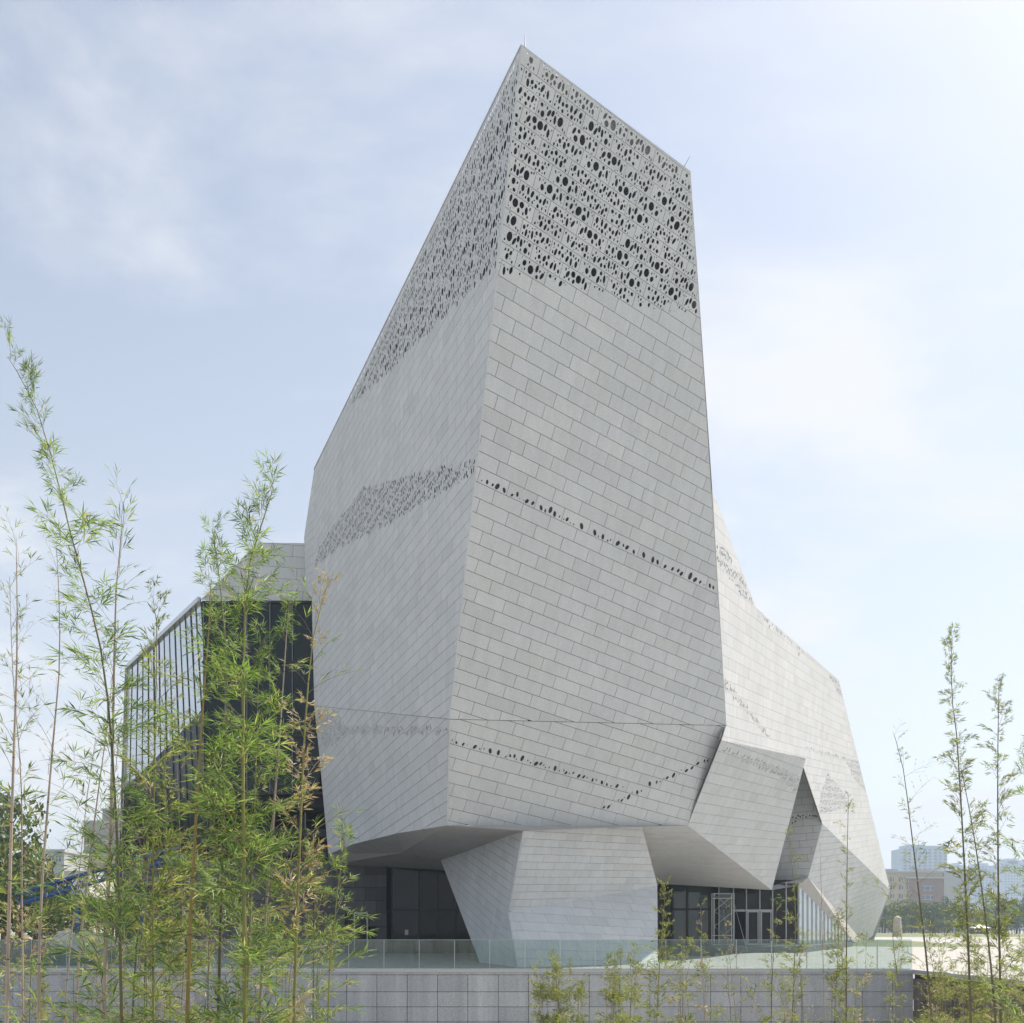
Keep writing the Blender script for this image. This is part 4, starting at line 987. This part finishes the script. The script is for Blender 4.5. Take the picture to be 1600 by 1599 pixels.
mb = MB(); mb.add([up*.64, up*.64+bd*L_, up*.64+bd*L_+sd_*.7, up*.64+sd_*.7, up*.70, up*.70+bd*L_, up*.70+bd*L_+sd_*.7, up*.70+sd_*.7], [(0,1,2,3),(7,6,5,4),(0,4,5,1),(3,2,6,7)]); obj('belt_cover', mb.mesh('belt_cover', M_GREYR), bo)
for k_ in (.35, .75):
    mb = MB(); q = bd*L_*k_; mb.bar(q+sd_*.35, q+sd_*.35+np.array([0,0,-(b0[2]+q[2])]), .18); obj('support', mb.mesh('support', M_BLUE), bo)
# shrubs and heaps of material on the left terrace
M_NET = plain('green_netting', (.05,.09,.075), .8, var=.5, scale=1.2, bump=1.0)
def heap(name, label, px, Y, w, h, m, seed, cat, d=1.5):
    rr = random.Random(seed); p = V_(px, 1500, Y); vs = []; fs = []; nx_, ny_ = 18, 8
    for j in range(ny_+1):
        for i in range(nx_+1):
            u_, v_ = i/nx_*2-1, j/ny_*2-1; z = h*max(0, (1-u_*u_))*max(0, (1-v_*v_))**.5*(.55+.45*rr.random()); vs.append((u_*w/2, v_*d, z))
    for j in range(ny_):
        for i in range(nx_): a = j*(nx_+1)+i; fs.append((a, a+1, a+nx_+2, a+nx_+1))
    o = obj(name, mesh_from(name, vs, fs, [m])); o.location = (p[0], Y, .005); tag(o, label, cat)
heap('netted_heap', 'low heap under dark green netting on the left terrace behind the railing', 95, 44, 5, .75, M_NET, 1, 'heap')
heap('netted_heap', 'long dark heap under netting behind the thick green bamboo culms', 215, 47, 6, .95, M_NET, 2, 'heap')
heap('rubble_heap', 'brown rubble heap at the foot of the left trees', 35, 50, 6, 1.2, M_BROWN, 3, 'heap')
heap('gravel_heap', 'pale gravel heap under the blue boom', 130, 58, 8, 1.6, M_PALE, 4, 'heap')

# ------------------------------------------------------------------ bamboo
def leaf_geo(mb, base, d, up, L, w, m=0):
    d = nrm(d); s = nrm(np.cross(d, up)); nn_ = np.cross(s, d)
    p0 = base; p1 = base + d*L*.35 + s*w/2 + nn_*.12*w; p2 = base + d*L*.35 - s*w/2 + nn_*.12*w; p3 = base + d*L - nn_*L*.10; pm = base + d*L*.38 - nn_*.15*w
    mb.add([p0, p1, pm, p2, p3], [(0,1,2),(0,2,3),(1,4,2),(2,4,3)], m)
def spray_mesh(seed, leafm, L=1.0, leaf=.16, ntw=9, dens=1.0, droop=0.0, wid=.10):
    r = random.Random(seed); mb = MB()
    pts = [np.array([L*t, .05*math.sin(3*t+seed)*L, L*(.22*t-.30*t*t) - droop*L*t*t]) for t in np.linspace(0, 1, 6)]
    mb.tube(pts, [.0035, .003, .0026, .0022, .0016, .001], 4, 1)
    tips = [(pts[-1], nrm(pts[-1]-pts[-2]))]
    for k in range(ntw):
        t = .18+.78*k/ntw; i = min(4, int(t*5)); fr = t*5-i; b = pts[i]*(1-fr)+pts[i+1]*fr
        s = 1 if k % 2 else -1; ang = r.uniform(.5, 1.1)*s; el = r.uniform(-.35, .7)
        d = nrm(np.array([math.cos(ang), math.sin(ang), el])); l = L*r.uniform(.14, .34)*(1.15-t*.5)
        e = b+d*l; mb.tube([b, e], [.0018, .001], 3, 1); tips.append((e, d))
        if l > .2*L: tips.append((b+d*l*.55, d))
    for e, d in tips:
        nl = max(2, int(r.randint(4, 7)*dens)); side = nrm(np.cross(d, np.array([0, 0, 1.]))); up = np.cross(side, d)
        for q in range(nl):
            a = (q-(nl-1)/2)*r.uniform(.36, .55); v = nrm(d*math.cos(a) + side*math.sin(a) + up*r.uniform(-.35, .35) + np.array([0, 0, -.12]))
            ll = leaf*r.uniform(.6, 1.15); leaf_geo(mb, e - d*.02*q*leaf*2, v, nrm(np.array([r.gauss(0, .6), r.gauss(0, .6), 1.])), ll, ll*wid*r.uniform(.8, 1.2), 0)
    me = mb.mesh('leafy_branch', [leafm, M_TWIG]); return me
SP = dict(
    big=[spray_mesh(i, M_LEAF, .62, .205, 7, wid=.085) for i in range(6)],
    mid=[spray_mesh(20+i, M_LEAFD, .52, .14, 7, .9, wid=.14) for i in range(6)],
    sparse=[spray_mesh(60+i, M_LEAFD, .55, .14, 5, .7, wid=.12) for i in range(5)],
    sparseb=[spray_mesh(100+i, M_LEAF, .7, .19, 4, .6, wid=.085) for i in range(5)],
    dry=[spray_mesh(80+i, M_LEAFB, .45, .11, 7, .8, wid=.17) for i in range(4)],
    bare=[spray_mesh(90+i, M_LEAFB, .9, .10, 6, .4) for i in range(4)])
GZ = -3.4
SIZE_K, N_K = 1.2, 1.35
def bamboo(label, pts, Y, r0, cm, sprays, n, f0=.25, size=1.0, group=None, seed=0, dense_top=0, name='bamboo', spread=None, kinds2=None):
    """pts: pixel points of the culm from the bottom of the view up to the tip; Y: distance"""
    nk, sk = (N_K, SIZE_K) if pts[0][0] < 600 else (1.1, 1.05)
    n = int(n*nk); size = size*sk; r = random.Random(seed*77+5)
    P3 = [V_(px, py, Y + (r.uniform(-.1, .1) if i else 0)) for i, (px, py) in enumerate(pts)]
    b = P3[0].copy(); s0 = (P3[1]-P3[0]); k = (b[2]-GZ)/max(.3, s0[2]); k = min(k, 3)
    foot = np.array([b[0]-s0[0]*k*.5, b[1]-s0[1]*k*.2, GZ]); P3 = [foot] + P3
    t = thing(name, label, 'bamboo', tuple(foot), group=group)
    Pl = [p-foot for p in P3]
    # smooth resample (Catmull-Rom)
    cum = [0]
    for a, c in zip(Pl[:-1], Pl[1:]): cum.append(cum[-1]+np.linalg.norm(c-a))
    tot = cum[-1]
    def at(s):
        s = min(max(s, 0), tot*.9999); i = max(j for j in range(len(cum)-1) if cum[j] <= s); q = (s-cum[i])/(cum[i+1]-cum[i])
        p0 = Pl[max(i-1, 0)]; p1 = Pl[i]; p2 = Pl[i+1]; p3 = Pl[min(i+2, len(Pl)-1)]
        return .5*((2*p1)+(-p0+p2)*q+(2*p0-5*p1+4*p2-p3)*q*q+(-p0+3*p1-3*p2+p3)*q*q*q)
    mb = MB(); nd = MB(); step_ = .09*8*r0/.02*.5+.18; s = 0; ps = []; rs = []; nodes = []
    while s < tot:
        rr = r0*(1-.9*(s/tot)**1.6)+.0012
        ps.append(at(s)); rs.append(rr); nodes.append((s, rr)); s += step_*(.75+.5*math.sin(min(1, s/tot*1.3)*math.pi))
    ps.append(at(tot)); rs.append(.0012)
    mb.tube(ps, rs, 8 if r0 > .012 else 5); obj('culm', mb.mesh('culm', cm, smooth=True), t)
    for (s, rr) in nodes[1:]:
        p = at(s); q = at(s+.012); d_ = nrm(q-p); nd.tube([p-d_*.006, p, p+d_*.006], [rr*1.01, rr*1.16, rr*1.01], 8 if r0 > .012 else 5)
    obj('node_rings', nd.mesh('node_rings', M_NODE), t, kind='stuff')
    lib = SP[sprays]
    for i in range(n):
        fr = f0 + (1-f0)*((i+.5*r.random())/n)
        if dense_top: fr = f0 + (1-f0)*((i+.5*r.random())/n)**(1/(1+dense_top))
        s = tot*fr; p = at(s); az = r.uniform(0, 2*math.pi); el = r.uniform(.1, .95) if sprays == 'big' else r.uniform(.4, 1.15)
        if fr > .93: el = r.uniform(.9, 1.5)
        lb = SP[kinds2] if kinds2 and r.random() < .35 else lib
        sc = size*r.uniform(.6, 1.15)*(1.0 - .45*max(0, (fr-.6)/.4))
        o = bpy.data.objects.new('leafy_branch', lb[r.randrange(len(lb))]); link(o, t); o.location = p
        o.rotation_euler = (r.uniform(-.5, .5), -el, az); o.scale = (sc, sc, sc)
    return t

bamboo('pinkish-grey straight culm nearest the left edge, with thin sparse leaves', [(10,1600),(19,1256),(26,1050),(27,940),(25,835)], 9.5, .024, M_CP, 'sparseb', 14, .5, .8, seed=1)
bamboo('thin culm second from the left edge, hugging the first', [(36,1600),(34,1400),(33,1222),(20,1050),(15,900)], 10, .012, M_CP, 'sparse', 16, .45, .9, seed=2)
bamboo('straight pale brown culm leaning slightly right and nearly bare towards its tip', [(60,1600),(65,1394),(82,1170),(93,1040),(92,930),(88,845)], 9.8, .019, M_CP, 'bare', 12, .5, .7, seed=3)
bamboo('thin pale cane slanting right between two brown culms at the left', [(100,1600),(124,1360),(137,1240),(150,1150)], 10.5, .010, M_CP, 'sparse', 14, .35, .8, seed=4)
bamboo('brown culm slanting right, just left of the thick pale culm', [(117,1600),(134,1394),(152,1250),(165,1153),(178,1040)], 10, .017, M_CP, 'sparseb', 14, .4, .8, seed=5)
bamboo('thickest pale grey-pink culm rising straight, with thin leafy top', [(161,1600),(172,1325),(178,1060),(182,912),(193,808)], 9, .027, M_CP, 'sparseb', 30, .42, .85, seed=6)
bamboo('tallest green bamboo arching over to the upper left corner with full leaves', [(190,1600),(182,1290),(166,1070),(144,957),(113,844),(82,720),(52,625),(12,558)], 8.2, .015, M_CD, 'big', 50, .42, .62, seed=7)
bamboo('dark slim culm slanting right beside the green arching bamboo', [(206,1600),(223,1377),(240,1187),(248,1090)], 9.5, .013, M_CD, 'sparseb', 18, .35, .8, seed=8)
bamboo('straight green culm in front of the fin-covered glass wing', [(240,1600),(239,1359),(243,1120),(245,985),(238,930)], 9.2, .016, M_CG, 'mid', 30, .3, .9, seed=9)
bamboo('thin green culm right of the straight one before the glass wing', [(266,1600),(262,1359),(257,1190),(262,1060)], 10.5, .011, M_CG, 'mid', 24, .3, .9, seed=10)
bamboo('thick orange-green culm leaning right', [(292,1600),(302,1359),(316,1119),(328,960),(330,905)], 8.6, .025, M_CO, 'big', 28, .42, .62, seed=11)
bamboo('green culm with dark blotches between the orange culm and the main leafy one', [(341,1600),(347,1359),(354,1050),(342,900),(332,825)], 9.2, .019, M_CD, 'big', 36, .3, .6, seed=12)
bamboo('main bright leafy bamboo with straight thick green culm before the dark glass', [(383,1600),(380,1256),(381,1050),(384,926),(395,860),(428,762)], 8.4, .025, M_CG, 'big', 74, .34, .66, seed=13)
bamboo('second green culm touching the main leafy one', [(386,1600),(392,1420),(400,1200),(405,1010)], 9, .012, M_CG, 'big', 34, .3, .6, seed=113)
bamboo('pale pinkish culm leaning right past the main leafy bamboo', [(405,1600),(426,1290),(438,1136),(447,1000),(452,940)], 9, .019, M_CP, 'big', 34, .3, .6, seed=14)
bamboo('green-yellow culm whose top carries dry brown leaves against the tower', [(459,1600),(471,1256),(479,1101),(492,980),(515,905)], 8.8, .018, M_CG, 'dry', 30, .5, .8, seed=15, kinds2='sparseb')
bamboo('short thin culm low at the right end of the left thicket', [(489,1600),(491,1440),(492,1390),(495,1330)], 11, .010, M_CD, 'mid', 22, .35, .8, seed=16)
bamboo('leafy bamboo in front of the tower foot, ending just below the shaded side wall', [(512,1600),(522,1445),(533,1350),(540,1318)], 8.8, .013, M_CG, 'big', 32, .38, .55, seed=17)
rr = random.Random(99)
for i in range(36):
    x = rr.uniform(-10, 500); yt = rr.uniform(1180, 1460); ln = rr.uniform(-15, 25); Yq = rr.uniform(9.5, 17)
    if 30 < x < 150 and yt < 1330: yt += 120
    bamboo('thin young bamboo growing deep inside the left thicket', [(x,1600),(x+ln*.4,(1600+yt)/2),(x+ln,yt)], Yq, rr.uniform(.005, .010), rr.choice([M_CG, M_CP, M_CD]), rr.choice(['big', 'mid', 'mid', 'sparseb', 'dry']), 13, .3, .62*Yq/9.5 if False else .7,
           group='thin young bamboos of the left thicket', seed=500+i, kinds2='bare')
# right-hand side
bamboo('slender bare-looking bamboo standing before the beige building, leaning left', [(1456,1600),(1438,1417),(1426,1315),(1410,1194),(1395,1143)], 14, .019, M_CD, 'sparse', 26, .45, .75, seed=30, kinds2='bare')
bamboo('tallest bamboo on the right with a dense feathery top', [(1517,1600),(1507,1356),(1495,1153),(1487,1085),(1487,1002)], 14, .020, M_CD, 'mid', 54, .5, .78, seed=31)
bamboo('dark culm crossing from lower right up to the tallest right bamboo', [(1556,1600),(1535,1397),(1515,1267),(1499,1190)], 13.5, .020, M_CD, 'mid', 24, .5, .7, seed=32)
bamboo('straight dark bamboo second tallest on the right', [(1564,1600),(1560,1400),(1559,1200),(1561,1066)], 14, .020, M_CD, 'mid', 52, .45, .8, seed=33)
bamboo('green bamboo cut by the right edge of the view', [(1604,1600),(1606,1350),(1604,1180)], 13, .016, M_CG, 'big', 30, .45, .75, seed=34)
bamboo('slim bamboo with feathery tip rising in front of the far right facet', [(1322,1600),(1323,1420),(1324,1320),(1326,1242)], 17, .016, M_CD, 'mid', 24, .42, .6, seed=35)
bamboo('very thin dry cane just left of the slim feathery bamboo', [(1288,1600),(1284,1420),(1281,1318)], 18, .009, M_CP, 'bare', 12, .45, .7, seed=36)
bamboo('yellow-green bamboo in front of the entrance corner', [(1238,1600),(1243,1450),(1240,1380),(1233,1308)], 17, .013, M_CG, 'mid', 24, .4, .65, seed=37, kinds2='sparseb')
bamboo('dense green bamboo at the right edge of the stone leg', [(1026,1600),(1032,1490),(1040,1386)], 17, .014, M_CG, 'mid', 54, .3, .8, seed=38)
bamboo('small bamboo before the teal glass left of the scaffold', [(1101,1600),(1097,1500),(1095,1415)], 17, .011, M_CP, 'mid', 20, .4, .65, seed=39, kinds2='dry')
bamboo('thin sparse bamboo before the glass doors', [(1205,1600),(1208,1500),(1214,1410)], 18, .011, M_CD, 'mid', 18, .4, .65, seed=40)
bamboo('dense green bamboo before the receding curtain wall', [(1304,1600),(1308,1520),(1311,1440)], 17, .011, M_CG, 'mid', 44, .3, .75, seed=41)
bamboo('thin bamboo with drooping dry tip before the leg of the museum', [(1150,1600),(1140,1500),(1130,1420)], 18, .009, M_CP, 'sparse', 14, .4, .7, seed=42, kinds2='dry')
bamboo('drooping sprig beside the far right facet tip', [(1410,1600),(1396,1480),(1390,1400),(1345,1378)], 16, .010, M_CG, 'mid', 14, .6, .55, seed=43)
for i in range(44):
    x = rr.choice([rr.uniform(1440, 1610), rr.uniform(835, 1010), rr.uniform(1030, 1440), rr.uniform(1030, 1440), rr.uniform(1440, 1610), rr.uniform(1440, 1610)]); yt = rr.uniform(1500, 1560) if x < 1030 else rr.uniform(1455, 1545)
    if x > 1440: yt = rr.uniform(1440, 1540)
    bamboo('low thin bamboo shoot along the grey retaining wall at the right', [(x,1600),(x+rr.uniform(-6,6),(1600+yt)/2),(x+rr.uniform(-12,12),yt)], rr.uniform(15, 21), rr.uniform(.005, .009), rr.choice([M_CG, M_CP, M_CD]), rr.choice(['mid', 'mid', 'sparse', 'mid']), 26 if x > 1430 else 17, .3, .78,
           group='low bamboo shoots along the right wall', seed=700+i, kinds2='dry' if rr.random() < .3 else None)
for j, (cx, yt) in enumerate([(848,1520),(862,1500),(885,1515),(955,1505),(975,1490),(900,1545)]):
    for i in range(3):
        x = cx+rr.uniform(-14, 14)
        bamboo('small bushy bamboo clump member before the railing right of centre', [(x,1600),(x+rr.uniform(-4,4),1560),(x+rr.uniform(-8,8),yt+rr.uniform(-8,14))], 19+rr.uniform(-1,1), .006, rr.choice([M_CG, M_CD]), 'mid', 30, .42, .66,
               group='bushy bamboo clumps right of centre', seed=800+j*7+i)

ORD = ['first','second','third','fourth','fifth','sixth','seventh','eighth','ninth','tenth','eleventh','twelfth','thirteenth','fourteenth','fifteenth','sixteenth','seventeenth','eighteenth','nineteenth','twentieth']
def ordinal(k):
    if k < 20: return ORD[k]
    t = ['twenty','thirty','forty','fifty','sixty'][(k+1)//10-2]
    return t[:-1]+'ieth' if (k+1) % 10 == 0 else t + '-' + ORD[(k+1) % 10 - 1]
grp = {}
for o in list(SC.objects):
    if o.parent is None and o.get('group') and o.get('category') in ('tree', 'bamboo'): grp.setdefault(o['group'], []).append(o)
short = {'thin young bamboos of the left thicket': 'thin young bamboo of the left thicket, %s from the left among them',
 'low bamboo shoots along the right wall': 'low thin bamboo before the grey wall at right, %s from the left among them',
 'bushy bamboo clumps right of centre': 'small bushy bamboo before the glass railing right of centre, %s from the left',
 'trees in a row beyond the right plaza': 'leafy green tree before the beige building, %s from the left in its row',
 'low trees beyond the right plaza': 'low bushy tree in front of the taller row at right, %s from the left',
 'dark trees behind the left bamboo': 'dense dark tree behind the left bamboo, %s from the left'}
for g_, os_ in grp.items():
    os_.sort(key=lambda o: o.location.x/o.location.y)
    for k, o in enumerate(os_): o['label'] = short[g_] % ordinal(k)

# ------------------------------------------------------------------ haze
hz_on = True
if hz_on:
    mh = bpy.data.materials.new('haze_air'); mh.use_nodes = True; nth = mh.node_tree; nth.nodes.clear()
    oh = N(nth, 'ShaderNodeOutputMaterial'); pvv = N(nth, 'ShaderNodeVolumePrincipled'); pvv.inputs['Color'].default_value = (.66, .82, 1.0, 1); pvv.inputs['Density'].default_value = .0005; pvv.inputs['Anisotropy'].default_value = .2
    nth.links.new(pvv.outputs[0], oh.inputs['Volume'])
    mb = MB(); mb.box((-900, -320, -4.6), (1400, 1500, 110)); hz = obj('haze', mb.mesh('haze', mh), kind='stuff')
